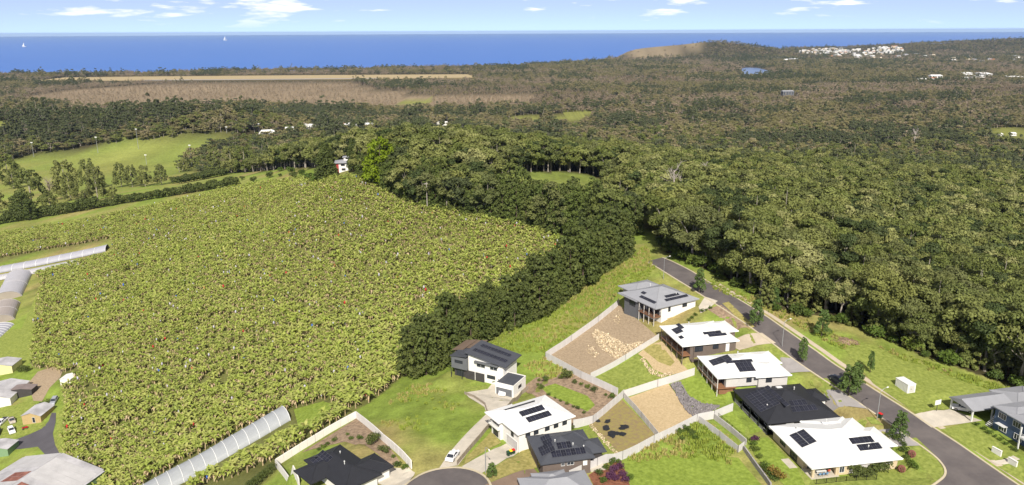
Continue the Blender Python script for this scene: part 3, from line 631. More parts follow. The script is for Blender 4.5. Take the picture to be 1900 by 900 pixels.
# --- the bush: candidates by distance, nearest 300 in view as individual trees
GUM = [proto('gum', s, MT['gum'], MT['bark'], per=92, leaf=.58) for s in range(11, 17)]
GUM_M = [joined('gum', s, MT['gum'] if s < 26 else MT['gum_pale'] if s < 28 else MT['gum_deep'], MT['bark'], per=40, leaf=.9, subs=5) for s in range(21, 30)]
GUM += [proto('gum', s, MT['gum_pale'] if s < 19 else MT['gum_deep'], MT['bark'], per=92, leaf=.58) for s in (17, 18, 19, 20)]
FAR_M = [joined('gum', s, MT['gum_far'], MT['bark'], per=13, leaf=1.65, lobes=9, subs=3, lift=.30, spread=.34) for s in range(31, 36)]
MID_M = [joined('gum', s, MT['gum'] if s < 29 else MT['gum_far'], MT['bark'], per=22, leaf=1.1, lobes=11, subs=4, lift=.30, spread=.31) for s in range(26, 32)]
FAR_D = [joined('gum', s, MT['dark_bush'], MT['bark'], per=16, leaf=1.4, lobes=10, subs=4, lift=.28, spread=.33) for s in range(45, 47)]
FAR_B = [joined('gum', s, MT['grey_bush'], MT['bark'], per=11, leaf=1.6, lobes=9, subs=3, lift=.28, spread=.31) for s in range(36, 39)]
SWAMP_M = [joined('gum', s, MT['swamp'], MT['bark'], per=8, leaf=2.0, lobes=6, subs=3, lift=.40, spread=.22) for s in range(41, 44)]
TOWNS = [[(1478,98),(1500,92),(1560,89),(1620,89),(1665,86),(1690,94),(1650,104),(1500,103)],[(1780,138),(1845,137),(1845,150),(1785,151)]]
def bushy(p):
    q = with_z(p); px, py = px_of(q); z = classify(px, py); shore = np.interp(p[:, 0], SHORE[:, 0], SHORE[:, 1])
    ok = (p[:, 1] < shore-60) & (q[:, 2] > 1.5); dd = np.hypot(q[:, 0], q[:, 1])
    for hh in (5.0, 11.0):   # keep the sight line to open ground, water and the town clear of tall trees
        zz = classify(px, py-hh*F/dd); ok &= ~np.isin(zz, (4, 6, 7))
    for tp in TOWNS: ok &= ~(inpoly(px, py, tp) & (rng.random(len(px)) < .8))
    return q, px, py, z, ok
pA = grid_pts(150, 620, 5.6, .9); q, px, py, z, ok = bushy(pA)
keep = ok & (z == 0); q = q[keep]; px = px[keep]; py = py[keep]
lim = P(707,338); hillH = (np.hypot(q[:, 0]+94, q[:, 1]-452) > 20) & (np.hypot(q[:, 0]-lim.x, q[:, 1]-lim.y) > 13)
q = q[hillH]; px = px[hillH]; py = py[hillH]
inv = (px > -20) & (px < 1930) & (q[:, 0] > 20)
# a tree shows if it is near the forest's front: rank by distance
order = np.argsort(np.where(inv, np.hypot(q[:, 0], q[:, 1]), 1e9)); ind = order[:300]; rest = np.setdiff1d(np.arange(len(q)), ind)
for i in ind:
    s = rng.uniform(.72, 1.3); k = int(rng.choice(10, p=[.13]*6+[.06,.06,.05,.05]))
    lb = near_label(q[i][0], q[i][1], [(56,272,'closing off the far end of the road'),(75,240,'opposite the stilted house with the grey roof'),(92,216,'behind the heap of cut branches'),(112,206,'behind the white container'),(145,200,'behind the gabled carport'),(100,300,'around the bare dead trees'),(170,260,'deep in the bush beyond the blue house')], ('tall' if s > 1.0 else 'shorter')+' olive crowned eucalypt %s')
    place_tree('gum_tree', GUM[k], q[i], s, rng.uniform(0, 6.28), lb, 'tree', lb[lb.index('euc'):].replace('eucalypt', 'eucalypts')+(', tall' if s > 1.0 else ', shorter'), s*rng.uniform(.92, 1.12))
n = len(rest); rz = np.zeros((n, 3)); rz[:, 2] = rng.uniform(0, 6.28, n); s = rng.uniform(.62, 1.25, n)
scatter('bushland', q[rest], rz, s, rng.choice(9, n, p=[.15]*5+[.06,.06,.065,.065]), GUM_M, 'olive green eucalypt bushland covering the slope behind the road')
parts = []
for y0, y1, sp in ((620, 1000, 7.0), (1000, 1700, 10.5), (1700, 2800, 13.5), (2800, 4200, 17.5), (4200, 7000, 25)):
    q, px, py, z, ok = bushy(grid_pts(y0, y1, sp)); d = np.hypot(q[:, 0], q[:, 1])
    thin = vnoise(q[:, 0], q[:, 1], 160, 4)
    head = (np.exp(-(((q[:, 0]-930)/430)**2+((q[:, 1]-5060)/270)**2)) > .47) & (rng.random(len(q)) < .93)
    dryp = np.zeros(len(q), bool)
    for poly in DRYPATCH: dryp |= inpoly(px, py, poly)
    k = ok & ~head & (z == 0) & ~(dryp & (rng.random(len(q)) < .75)); sw = ok & (z == 5) & (rng.random(len(q)) < .5)
    parts.append((q[k], np.full(k.sum(), sp), np.zeros(k.sum(), int), thin[k])); parts.append((q[sw], np.full(sw.sum(), sp), np.ones(sw.sum(), int), thin[sw]))
    dk = ok & (dryp & (z == 0)); parts.append((q[dk], np.full(dk.sum(), sp), np.ones(dk.sum(), int), thin[dk]))
Q3 = np.vstack([a[0] for a in parts]); SP = np.concatenate([a[1] for a in parts]); KD = np.concatenate([a[2] for a in parts]); n = len(Q3)
rz = np.zeros((n, 3)); rz[:, 2] = rng.uniform(0, 6.28, n)
s = np.where(KD == 0, np.clip(SP/11, .75, 1.5)*rng.uniform(.65, 1.05, n), rng.uniform(.28, .5, n)*np.clip(SP/12, .8, 1.5)); zsc = np.where(KD == 0, rng.uniform(.55, .95, n)*np.clip(SP/14, .85, 1.1), s*.9)
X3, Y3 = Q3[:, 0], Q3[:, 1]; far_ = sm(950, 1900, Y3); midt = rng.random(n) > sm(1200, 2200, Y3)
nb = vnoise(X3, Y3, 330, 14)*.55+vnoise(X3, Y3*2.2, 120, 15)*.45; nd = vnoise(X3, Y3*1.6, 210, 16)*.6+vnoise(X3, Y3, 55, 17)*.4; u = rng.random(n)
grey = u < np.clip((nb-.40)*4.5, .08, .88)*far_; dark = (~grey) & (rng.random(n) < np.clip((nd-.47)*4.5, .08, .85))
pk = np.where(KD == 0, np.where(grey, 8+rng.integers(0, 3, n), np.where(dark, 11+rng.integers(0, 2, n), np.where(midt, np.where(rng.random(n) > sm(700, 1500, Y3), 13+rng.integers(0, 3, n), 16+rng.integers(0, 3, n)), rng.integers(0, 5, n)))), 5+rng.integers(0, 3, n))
hv = (.7+.6*vnoise(X3, Y3, 70, 18))*np.where(rng.random(n) < .06, 1.45, 1.0)*np.where(grey, .8, 1.0)*np.where(dark, 1.18, 1.0)
bigm = 1+.45*(1-sm(1300, 2200, Y3)); s = np.where(KD == 0, s*np.sqrt(hv)*bigm, s); zsc = np.where(KD == 0, zsc*hv*(1+(bigm-1)*.5), zsc)
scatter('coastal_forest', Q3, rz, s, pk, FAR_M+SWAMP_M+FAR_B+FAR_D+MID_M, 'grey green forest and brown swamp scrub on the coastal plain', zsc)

# --- shelter belt of dense dark trees round the plantation
BELT = [proto('dense', s, MT['belt'], MT['dark_bark'], per=64, leaf=.62) for s in range(51, 56)]
def along(line, sp, w, jit=1.2):
    r = []; pts = [Vector(P(*p)[:2]) for p in line]
    for a, b in zip(pts[:-1], pts[1:]):
        d = b-a; n = max(1, int(d.length/sp)); nn = Vector((-d.y, d.x)).normalized()
        for k in range(n):
            p = a+d*((k+.5)/n)+nn*w+Vector((rng.normal()*jit*.6, rng.normal()*jit*.6)); r.append(p)
    return r
LOWROW = [(752,704),(800,690),(850,664),(905,630),(960,604),(1010,586),(1060,548),(1110,512),(1146,488),(1168,468)]
UPROW = [(1150,446),(1100,440),(1040,436),(1000,428),(950,415),(900,406),(850,398),(800,388),(760,376),(725,358),(690,340),(664,326)]
for w, lo, hi in ((0, .85, 1.2), (4.5, 1.1, 1.5)):
    for p in along(LOWROW, 3.6, w):
        sc = rng.uniform(lo, hi)*(1.12 if p.y > 235 else 1.0); place_tree('shelter_belt_tree', BELT[int(rng.integers(5))], G(p.x, p.y), sc, rng.uniform(0, 6.28), near_label(p.x, p.y, [(-25,205,'beside the modern house'),(5,235,'above the long grassy slope'),(45,262,'at the far end of the road')], 'dense dark green shelter belt tree %s'), 'tree', near_label(p.x, p.y, [(-25,205,'beside the modern house'),(5,235,'above the long grassy slope'),(45,262,'at the far end of the road')], 'shelter belt %s'), sc*rng.uniform(.95, 1.15))
BELT_U = [proto('dense', s, MT['belt_light'], MT['dark_bark'], per=64, leaf=.62) for s in range(56, 61)]
for w, lo, hi in ((-1, .75, 1.05), (-6, .9, 1.2), (-11, 1.0, 1.35)):
    for p in along(UPROW, 4.6, w):
        sc = rng.uniform(lo, hi)*(1.3 if -8 < p.x < 42 and w < 0 else 1.0); place_tree('shelter_belt_tree', BELT_U[int(rng.integers(5))], G(p.x, p.y), sc, rng.uniform(0, 6.28), near_label(p.x, p.y, [(-90,430,'below the white hill house'),(-43,380,'around the power pole'),(10,330,'below the round meadow'),(50,290,'joining the two belts')], 'dense dark green tree %s along the plantation top'), 'tree', near_label(p.x, p.y, [(-90,430,'below the hill house'),(-43,380,'around the power pole'),(10,330,'below the meadow'),(50,290,'joining the two belts')], 'plantation top belt %s'), sc*rng.uniform(1.0, 1.2))
# --- hedge along the far edge of the plantation
HB_ = [proto('shrub', s, MT['belt'], MT['dark_bark'], H=5.0, per=60, leaf=.75, n=12) for s in range(61, 64)]
for p in along(HEDGE, 3.4, 0, 1.0):
    sc = rng.uniform(1.0, 1.6)*(1.25 if p.x < -330 else 1.0); place_tree('hedge_shrub', HB_[int(rng.integers(3))], G(p.x, p.y), sc, rng.uniform(0, 6.28), 'dark green windbreak shrub in the hedge along the far plantation edge', 'shrub', 'windbreak hedge')
for p in along([(330,342),(372,334),(420,324)], 4.0, 0, 1.0)+along([(330,340),(372,331),(420,321)], 4.0, 4, 1.0):
    sc = rng.uniform(1.3, 1.7); place_tree('hedge_tree', HB_[int(rng.integers(3))], G(p.x, p.y), sc, rng.uniform(0, 6.28), 'clipped dark hedge tree above the dry yellow paddock', 'tree', 'tall hedge above the dry paddock')
def tall(bx, by, ty):
    g = P(bx, by); lo, hi = 0., 60.
    for _ in range(30):
        m = (lo+hi)/2
        if float(proj(g+Vector((0, 0, m)))[1][0]) > ty: lo = m
        else: hi = m
    return g, lo
# --- single trees of the flat beyond the plantation
SINGLES = [(18,342,283,'gum'),(26,350,312,'gum'),(62,392,307,'gum'),(125,368,293,'gum'),(166,352,292,'gum'),(132,372,318,'gum'),(182,372,306,'gum'),(212,376,344,'gum'),(226,347,300,'gum'),(246,347,304,'gum'),(270,346,305,'gum'),(300,343,303,'gum'),
           (342,318,292,'gum'),(375,318,286,'gum'),(400,322,276,'gum'),(430,322,270,'gum'),(455,320,268,'gum'),(470,312,282,'gum'),(500,308,268,'gum'),(95,392,352,'gum'),(160,382,350,'gum'),(0,395,352,'gum'),(525,300,270,'gum'),(555,298,262,'gum')]
PAD = [proto('dense', s, MT['gum'], MT['bark'], per=80, leaf=.6, wide=.40, cone=.42, n=40, low=.16) for s in (64, 65, 66)]
for bx, by, ty, k in SINGLES:
    g, h = tall(bx, by, ty); place_tree('paddock_tree', PAD[int(rng.integers(3))], g, h/14*rng.uniform(.8, 1.05), rng.uniform(0, 6.28), 'spreading tree between the playing field and the plantation hedge', 'tree', 'trees below the playing field', h/13.6)
for bx, by, ty in ((45,402,352),(58,408,366),(30,398,360)):
    g, h = tall(bx, by, ty); place_tree('paddock_tree', BELT[0], g, h/14*1.3, 1.0, 'dense rounded dark tree at the low end of the plantation hedge', 'tree', 'rounded trees by the hedge', h/14)
for bx, by in ((130,392),(145,390),(160,388),(175,386),(192,383),(210,382),(228,378),(352,352),(372,347),(398,342),(420,338),(450,334),(470,338),(500,330),(520,328),(545,330)):
    g = P(bx, by); place_tree('paddock_bush', HB_[int(rng.integers(3))], g, rng.uniform(.5, .95), rng.uniform(0, 6.28), 'low dark bush scattered over the dry yellow paddock', 'bush', 'bushes on the dry paddock')
# dead trees
for bx, by, ty, lb in ((1250,398,316,'bare pale dead tree rising from the bush at the road end'),(1306,362,308,'bare grey dead tree crown within the bush'),(1695,276,243,'bare white dead tree standing out of the forest canopy')):
    g, h = tall(bx, by, ty); tr, tw = dead_parts(int(bx)); sc = h/18*1.0
    e = empty('dead_tree', g, .4, lb, 'dead tree'); put('trunk', tr.mesh('dead_trunk', MT['deadwood']), e, (0,0,0), 0, sc*1.25); put('branches', tw.mesh('dead_branches', MT['deadwood']), e, (0,0,0), 0, sc*1.25)
g, h = tall(97, 372, 326); tr, tw = dead_parts(5, 18, 24); e = empty('bare_tree', g, 0, 'leafless grey brown tree with fine twigs beside the playing field trees', 'tree'); put('trunk', tr.mesh('bare_trunk', MT['dark_bark']), e, (0,0,0), 0, (h/16,h/16,h/18)); put('twigs', tw.mesh('bare_twigs', mat('twig_bark', (.30,.24,.22), .9, .2)), e, (0,0,0), 0, (h/12,h/12,h/18))
# lime tree, hill conifers
g, h = tall(707, 338, 247); place_tree('lime_tree', proto('dense', 71, MT['lime'], MT['dark_bark'], wide=.42, cone=.55, n=46, per=80, leaf=.6), g, h/14, 0, 'bright lime green rounded tree on the hill behind the tree belt', 'tree')
CON = proto('dense', 72, MT['belt'], MT['dark_bark'], wide=.24, cone=.97, n=60, per=60, leaf=.5)
for bx, by, ty, lb in ((606,335,262,'tall pointed conifer beside the white house on the hill'),(655,318,254,'slim dark conifer behind the white house on the hill')):
    g, h = tall(bx, by, ty); place_tree('conifer', CON, g, h/14*(1.35 if bx < 620 else .8), 0, lb, 'conifer', None, h/13)
for bx, by, sc in ((575,336,1.3),(588,340,1.5),(560,326,1.0),(540,322,1.2),(520,318,.9)):
    g = P(bx, by); place_tree('hill_shrub', proto('shrub', 600+bx, MT['shrub'], MT['dark_bark'], H=4.5, per=60, leaf=.6, n=12), g, sc, 1, 'green shrub on the crest around the hill house', 'shrub', 'shrubs by the hill house')
# forest-edge scrub
UND = [proto('dense', s, MT['gum'], MT['dark_bark'], H=9., per=52, leaf=.62, wide=.36, cone=.45, n=26) for s in (91, 92, 93)]
for w_ in (-2, -6, -11):
    for p in along([(1222,462),(1290,492),(1340,512),(1400,548),(1440,575),(1490,584),(1545,590),(1600,611),(1700,654),(1800,690),(1925,731)], 5.0, -w_*1.0, 2.2):
        sc = rng.uniform(.6, 1.2)*(1.3 if w_ < -8 else 1.0); place_tree('understorey_tree', UND[int(rng.integers(3))], G(p.x, p.y), sc, rng.uniform(0, 6.28), 'leafy understorey tree hiding the trunks at the front of the bush', 'tree', 'understorey at the bush front')

SH = [proto('shrub', s, MT['shrub'], MT['dark_bark'], H=3.6, per=50, leaf=.5, n=12) for s in range(81, 85)]
EDGE = [(1216,452),(1262,482),(1310,500),(1350,520),(1400,550),(1450,582),(1520,592),(1560,600),(1620,622),(1680,648),(1740,672),(1800,694),(1860,712),(1925,735)]
for p in along(EDGE, 4.2, 0, 1.6):
    sc = rng.uniform(.6, 1.35); place_tree('edge_shrub', SH[int(rng.integers(4))], G(p.x, p.y), sc, rng.uniform(0, 6.28), 'bright green shrub at the foot of the bush along the road', 'shrub', 'shrubs at the forest edge')

for p in along([(1690,636),(1800,670),(1925,708)], 4.5, 0, 2.5)+along([(1720,630),(1925,690)], 5, 0, 3):
    sc = rng.uniform(.8, 1.4); place_tree('understorey_tree', UND[int(rng.integers(3))], G(p.x, p.y), sc, rng.uniform(0, 6.28), 'leafy understorey tree inside the bush beyond the blue house', 'tree', 'understorey beyond the blue house')
# --- banana plantation: 300 nearest plants singly, the others as one crop
BAN = []; BAN_M = []
for s_ in range(6):
    V, Qd, D, E, st = banana_parts(100+s_, dead=3+s_ % 5, n=7+s_ % 4)
    V2 = V+D; Q2 = Qd+[tuple(i+len(V) for i in f) for f in E]; mi = [0]*len(Qd)+[1]*len(E)
    BAN.append((np_mesh('banana_leaves', V2, Q2, [MT['banana'], MT['banana_dead']], mi), st.mesh('banana_stem', MT['banana_dead'])))
    mb = MB(); mb.v = [tuple(p) for p in V2]; mb.f = list(Q2); mb.mi = mi; mb.add(st.v, st.f, 1); BAN_M.append(mb.mesh('banana_mass', [MT['banana'], MT['banana_dead']]))
bagm = MB(); bagm.tube([(0,0,-.45),(0,0,-.2),(0,0,.2),(0,0,.45)], [.16,.25,.24,.06], 7)
BAG = {c: bagm.mesh('bag_'+c, MT['bag_'+c], True) for c in ('red','blue','silver')}
pB = grid_pts(165, 660, 2.0, x0=-420, x1=60, jit=.38); qb = with_z(pB); bx, by = px_of(qb)
TUN = [(262,905),(300,880),(520,762),(546,765),(552,800),(356,905),(330,960),(240,960)]
GRASSY = [(540,765),(600,742),(628,752),(580,800),(552,806)]
kb = inpoly(bx, by, PLANT) & ~inpoly(bx, by, TUN) & ~inpoly(bx, by, GRASSY) & ~inpoly(bx, by, [(-60,495),(0,480),(205,444),(212,470),(60,512),(-60,520)]) & ~inpoly(bx, by, [(108,694),(142,690),(140,716),(110,722)])
hed = np.zeros(len(qb), bool)
for (x1, y1), (x2, y2) in zip(HEDGE[:-1], HEDGE[1:]):
    t = np.clip(((bx-x1)*(x2-x1)+(by-y1)*(y2-y1))/((x2-x1)**2+(y2-y1)**2), 0, 1); hed |= np.hypot(bx-x1-t*(x2-x1), by-y1-t*(y2-y1)) < 4
kb &= ~hed & (rng.random(len(qb)) < .93-.35*(vnoise(qb[:, 0], qb[:, 1], 9, 33) > .8))
qb = qb[kb]; bx = bx[kb]; by = by[kb]; inv = (bx > -5) & (bx < 1000) & (by < 915)
order = np.argsort(np.where(inv, np.hypot(qb[:, 0], qb[:, 1]), 1e9)); ind = order[:300]; rest = np.setdiff1d(np.arange(len(qb)), ind)
for i in ind:
    s = rng.uniform(.75, 1.15); k = int(rng.integers(6)); bl = near_label(qb[i][0], qb[i][1], [(-70,165,'broad leafed banana plant between the plastic tunnel and the white garden wall'),(-35,195,'broad leafed banana plant bordering the vacant grass lot'),(-40,225,'broad leafed banana plant next to the dark shelter belt'),(-75,205,'broad leafed banana plant by the far end of the plastic tunnel'),(-105,190,'broad leafed banana plant along the farm side of the plastic tunnel'),(-120,205,'broad leafed banana plant bordering the grassy farm track verge')], '%s'); e = empty('banana_plant', qb[i], rng.uniform(0, 6.28), bl, 'banana plant', bl.replace('banana plant', 'banana plants'))
    put('stem', BAN[k][1], e, (0,0,0), 0, s); put('leaf_crown', BAN[k][0], e, (0,0,0), 0, s)
    r = rng.random()
    if r < .16: put('bunch_cover', BAG['red' if r < .04 else 'blue' if r < .09 else 'silver'], e, (.42*s, 0, 1.75*s), 0, s*1.1)
n = len(rest); rz = np.zeros((n, 3)); rz[:, :2] = rng.normal(size=(n, 2))*.06; rz[:, 2] = rng.uniform(0, 6.28, n)
# the strip in the far corner is younger and greener
scatter('banana_crop', qb[rest], rz, rng.uniform(.7, 1.1, n)*(.85+.3*vnoise(qb[rest][:, 0], qb[rest][:, 1], 14, 34)), rng.integers(0, 6, n), BAN_M, 'wide banana crop covering the hillside in yellow green leaves')
m = rng.random(n) < .04; bp_ = qb[rest][m]+np.column_stack([rng.normal(size=m.sum())*.3, -.45+0*rng.random(m.sum()), rng.uniform(1.7, 2.5, m.sum())])
scatter('bunch_covers', bp_, np.zeros((m.sum(), 3)), rng.uniform(.8, 1.6, m.sum()), rng.choice([0, 1, 2, 2, 2, 2], m.sum()), [BAG['red'], BAG['blue'], BAG['silver']], 'red, blue and silver bags tied over banana bunches in the crop')
# --- long grass on the rough slopes
def tuft(seed, matl, n=26, h=.7):
    rg = np.random.default_rng(seed); V, Q = [], []
    for i in range(n):
        a = rg.uniform(0, 6.28); c = np.array([rg.normal()*.28, rg.normal()*.28, 0]); d = np.array([math.cos(a), math.sin(a), 0]); w = np.array([-d[1], d[0], 0])*.09; hh = h*rg.uniform(.6, 1.2); o = len(V)
        V += [c-w, c+w, c+d*hh*.45+w*.4+np.array([0,0,hh]), c+d*hh*.45-w*.4+np.array([0,0,hh])]; Q.append((o, o+1, o+2, o+3))
    return np_mesh('grass_tuft', V, Q, [matl])
ROUGH = [[(905,640),(960,600),(1060,540),(1160,475),(1200,455),(1215,500),(1185,530),(1140,560),(1010,655),(930,660)],[(700,772),(760,712),(800,712),(860,740),(820,800),(720,800)],[(1158,850),(1230,808),(1300,782),(1365,838),(1355,862),(1300,850),(1240,850),(1170,862)],
         [(1300,515),(1420,560),(1540,615),(1600,640),(1560,650),(1470,600),(1330,540)],[(1620,640),(1780,690),(1900,730),(1900,745),(1700,680)],[(1010,665),(1075,700),(1010,705),(965,680)],[(230,365),(480,326),(480,340),(240,385)]]
pG = grid_pts(130, 330, 1.1, .62); qg = with_z(pG); gx_, gy_ = px_of(qg); kg = np.zeros(len(qg), bool)
for p in ROUGH: kg |= inpoly(gx_, gy_, p)
ov = inpoly(gx_, gy_, ROUGH[2]); lotv = inpoly(gx_, gy_, ROUGH[1]); kg &= rng.random(len(qg)) < np.where(lotv, np.clip((vnoise(qg[:, 0], qg[:, 1], 6, 41)-.45)*3, 0, .5), .8); qg = qg[kg]; n = len(qg); rz = np.zeros((n, 3)); rz[:, 2] = rng.uniform(0, 6.28, n)
dn = vnoise(qg[:, 0], qg[:, 1], 11, 12); ov = ov[kg]; pk = np.where(dn+rng.normal(size=n)*.12+np.where(ov, .1, 0) > .52, 0, 1)
scatter('long_grass', qg, rz, rng.uniform(.5, 1.15, n)*np.where(ov, 1.15, 1.0), pk, [tuft(1, MT['hay']), tuft(2, MT['grasstuft'])], 'long rough grass on the vacant slopes')
# ------------------------------------------------------------------ houses
PANEL = MB(); PANEL.box(-.51,-.84,-.02,.51,.84,.02,1); PANEL.box(-.485,-.815,.015,-.012,-.012,.028); PANEL.box(.012,-.815,.015,.485,-.012,.028); PANEL.box(-.485,.012,.015,-.012,.815,.028); PANEL.box(.012,.012,.015,.485,.815,.028)
PANEL = PANEL.mesh('solar_panel', [MT['solar'], MT['solar_rim']])
class House:
    def __init__(s, name, frame, z, label, cat='house', group=None, sc=1.0):
        s.sc = sc; s.rot = R(frame[2]); s.o = Vector((frame[0], frame[1], z)); s.root = empty(name, s.o, s.rot, label, cat, group); s.root.scale = (sc, sc, sc)
    def world(s, x, y): c, k = math.cos(s.rot), math.sin(s.rot); x *= s.sc; y *= s.sc; return s.o.x+x*c-y*k, s.o.y+x*k+y*c
    def down(s, x, y): return (float(gz(*s.world(x, y)))-s.o.z)/s.sc
    def part(s, name, mb, m, fix=False): return mb.build(name, m, s.root, None, 0, False, fix)
    def box(s, name, x0, y0, z0, x1, y1, z1, m): b = MB(); b.box(x0,y0,z0,x1,y1,z1); return s.part(name, b, m)
    def hip(s, x0, y0, x1, y1, ze, pitch, m, name='roof', gable=False, axis=None, drop=.22):
        w, d = x1-x0, y1-y0; ax = axis or ('x' if w >= d else 'y'); a = min(w, d)/2 if axis is None else (d/2 if ax == 'x' else w/2); t = math.tan(R(pitch)); h = a*t; ins = 0 if gable else min(a, (w if ax == 'x' else d)/2-.01)
        E_ = [(x0,y0),(x1,y0),(x1,y1),(x0,y1)]
        rg_ = [(x0+ins,(y0+y1)/2),(x1-ins,(y0+y1)/2)] if ax == 'x' else [((x0+x1)/2,y0+ins),((x0+x1)/2,y1-ins)]
        V = [(x,y,ze) for x,y in E_]+[(x,y,ze+h) for x,y in rg_]+[(x,y,ze-drop) for x,y in E_]
        if ax == 'x': Fc = [(0,1,5,4),(1,2,5),(2,3,4,5),(3,0,4)]
        else: Fc = [(0,1,4),(1,2,5,4),(2,3,5),(3,0,4,5)]
        Fc += [(6,7,1,0),(7,8,2,1),(8,9,3,2),(9,6,0,3),(9,8,7,6)]
        b = MB(); b.add(V, Fc); o = s.part(name, b, m, True)
        cap = MB(); P4 = [Vector(v) for v in V]
        for i, j in ([(4,5)] if not gable else [(4,5)])+([] if gable else ([(0,4),(3,4),(1,5),(2,5)] if ax == 'x' else [(0,4),(1,4),(2,5),(3,5)])):
            cap.tube([P4[i]+Vector((0,0,.02)), P4[j]+Vector((0,0,.02))], [.07,.07], 5)
        cb = cap.build('ridge_cap', m, o)
        return dict(r=(x0,y0,x1,y1), ze=ze, p=R(pitch), obj=o)
    def plane(s, name, V, th, m):
        """a flat sloping roof slab from four corner points"""
        b = MB(); n = len(V); b.add([tuple(v) for v in V]+[(v[0],v[1],v[2]-th) for v in V], [tuple(range(n)), tuple(range(n,2*n))[::-1]]+[(i,n+i,n+(i+1)%n,(i+1)%n) for i in range(n)]); return s.part(name, b, m, True)
    def solar(s, rf, side, nx, ny, u, v, land=False, gapx=.03):
        x0,y0,x1,y1 = rf['r']; p = rf['p']; cx,cy = (x0+x1)/2,(y0+y1)/2
        org, ud, hd = dict(S=((cx,y0),(1,0),(0,1)), N=((cx,y1),(-1,0),(0,-1)), W=((x0,cy),(0,-1),(1,0)), E=((x1,cy),(0,1),(-1,0)))[side]
        U = Vector((*ud,0)); Vd = Vector((hd[0]*math.cos(p), hd[1]*math.cos(p), math.sin(p))); Nn = U.cross(Vd)
        s.solar_free(Vector((*org, rf['ze']))+U*u+Vd*v, U, Vd, Nn, nx, ny, land)
    def solar_free(s, o, U, Vd, Nn, nx, ny, land=False):
        w, h = (1.70,1.05) if land else (1.05,1.70)
        for i in range(nx):
            for j in range(ny):
                c = o+U*((i-(nx-1)/2)*w)+Vd*(h*(j+.5))+Nn*.10; q = put('solar_panel', PANEL, s.root)
                a, b = (Vd, -U) if land else (U, Vd); mtx = Matrix.Identity(4)
                for k in range(3): mtx[k][0] = a[k]; mtx[k][1] = b[k]; mtx[k][2] = Nn[k]; mtx[k][3] = c[k]
                q.matrix_local = mtx
    def window(s, side, u, c, z0, w, h, frame='frame', bars=1, name='window'):
        """frame standing proud of the wall with a set-back pane; side = facing, u along wall, c = wall coordinate"""
        def bx(mb, u0, d0, za, u1, d1, zb):
            if side == 'S': mb.box(u0, c-d1, za, u1, c-d0, zb)
            elif side == 'N': mb.box(u0, c+d0, za, u1, c+d1, zb)
            elif side == 'W': mb.box(c-d1, u0, za, c-d0, u1, zb)
            else: mb.box(c+d0, u0, za, c+d1, u1, zb)
        f = MB(); t = .07; a, b = u-w/2, u+w/2
        bx(f,a-t,-.02,z0-t,b+t,.09,z0); bx(f,a-t,-.02,z0+h,b+t,.09,z0+h+t); bx(f,a-t,-.02,z0,a,.09,z0+h); bx(f,b,-.02,z0,b+t,.09,z0+h)
        for k in range(bars): m = a+(b-a)*(k+1)/(bars+1); bx(f,m-.025,-.02,z0,m+.025,.08,z0+h)
        o = s.part(name, f, MT[frame]); g = MB(); bx(g,a,-.03,z0,b,.03,z0+h); g.build('pane', MT['glass'], o); return o
    def door(s, side, u, c, z0, w, h, m, name='door'):
        o = s.window(side, u, c, z0, w, h, 'frame', 0, name); ch = o.children[0]; ch.data.materials[0] = m; ch.name = 'leaf' if name == 'door' else 'panel'
        return o
    def posts(s, pts, z1, m, w=.16, name='post'):
        for x, y in pts: s.box(name, x-w/2, y-w/2, s.down(x, y)-.3, x+w/2, y+w/2, z1, m)
    def rail(s, x0, y0, x1, y1, z, m, h=1.0, every=.35):
        b = MB(); b.tube([(x0,y0,z+h),(x1,y1,z+h)], [.04,.04], 4); b.tube([(x0,y0,z+.12),(x1,y1,z+.12)], [.025,.025], 4); L_ = math.hypot(x1-x0,y1-y0); n = int(L_/every)
        for i in range(n+1): t = i/max(n,1); x = x0+(x1-x0)*t; y = y0+(y1-y0)*t; b.box(x-.015,y-.015,z,x+.015,y+.015,z+h)
        return s.part('balustrade', b, m)
    def vents(s, pts):
        for x, y, z in pts: b = MB(); b.tube([(x,y,z-.3),(x,y,z+.35)], [.09,.09], 7); b.tube([(x,y,z+.35),(x,y,z+.5)], [.17,.12], 7); s.part('roof_vent', b, MT['fascia'])
# A: grey hipped house on stilts at the top of the street
h = House('hillside_house', HA, 97.75, 'white two storey house with grey hip roof and posts over the boulder slope', sc=1.05)
h.box('wall', .1, 1.1, -3.6, 13.0, 15.4, 2.66, MT['white_wall']); h.box('wall', -2.0, 8, -4.2, .1, 15.2, 2.66, MT['grey_wall']); h.box('garage_wall', 3, 15.4, -1.2, 12, 22.2, 2.2, MT['light_wall'])
ra = h.hip(-2.7, .4, 13.8, 16.2, 2.85, 20, MT['grey_roof']); rb = h.hip(1.5, 14.5, 13.2, 23, 2.4, 16, MT['grey_roof']); rc = h.hip(-2.9, 8.5, 6, 17.4, 2.55, 17, MT['grey_roof'])
h.box('deck', -2.5, 1.2, -.3, .1, 8, -.02, MT['timber']); h.rail(-2.45, 1.25, -2.45, 8, 0, MT['dark_trim']); h.rail(-2.45, 1.25, 0, 1.25, 0, MT['dark_trim']); h.posts([(-2.4,1.3),(-2.4,3.5),(-2.4,5.7),(-2.4,7.9)], 2.7, MT['post'])
h.solar(ra,'W',4,1,2.2,1.5,True); h.solar(ra,'W',1,1,-1.6,3.2,True); h.solar(ra,'S',3,1,.8,3.3,True); h.solar(ra,'S',5,1,1.4,1.9,True)
h.window('S',8.8,1.1,1.2,1.6,1.1,'dark_frame'); h.window('S',3.0,1.1,.9,.7,1.3,'dark_frame',0); h.window('W',3,.1,.1,2.2,2.1,'dark_frame'); h.window('W',6,.1,.1,2.2,2.1,'dark_frame'); h.door('S',3.3,1.1,-3.0,1.9,1.9,MT['cream_brick'],'garage_door'); h.window('W',11.5,-2.0,.3,2.4,1.6,'dark_frame')
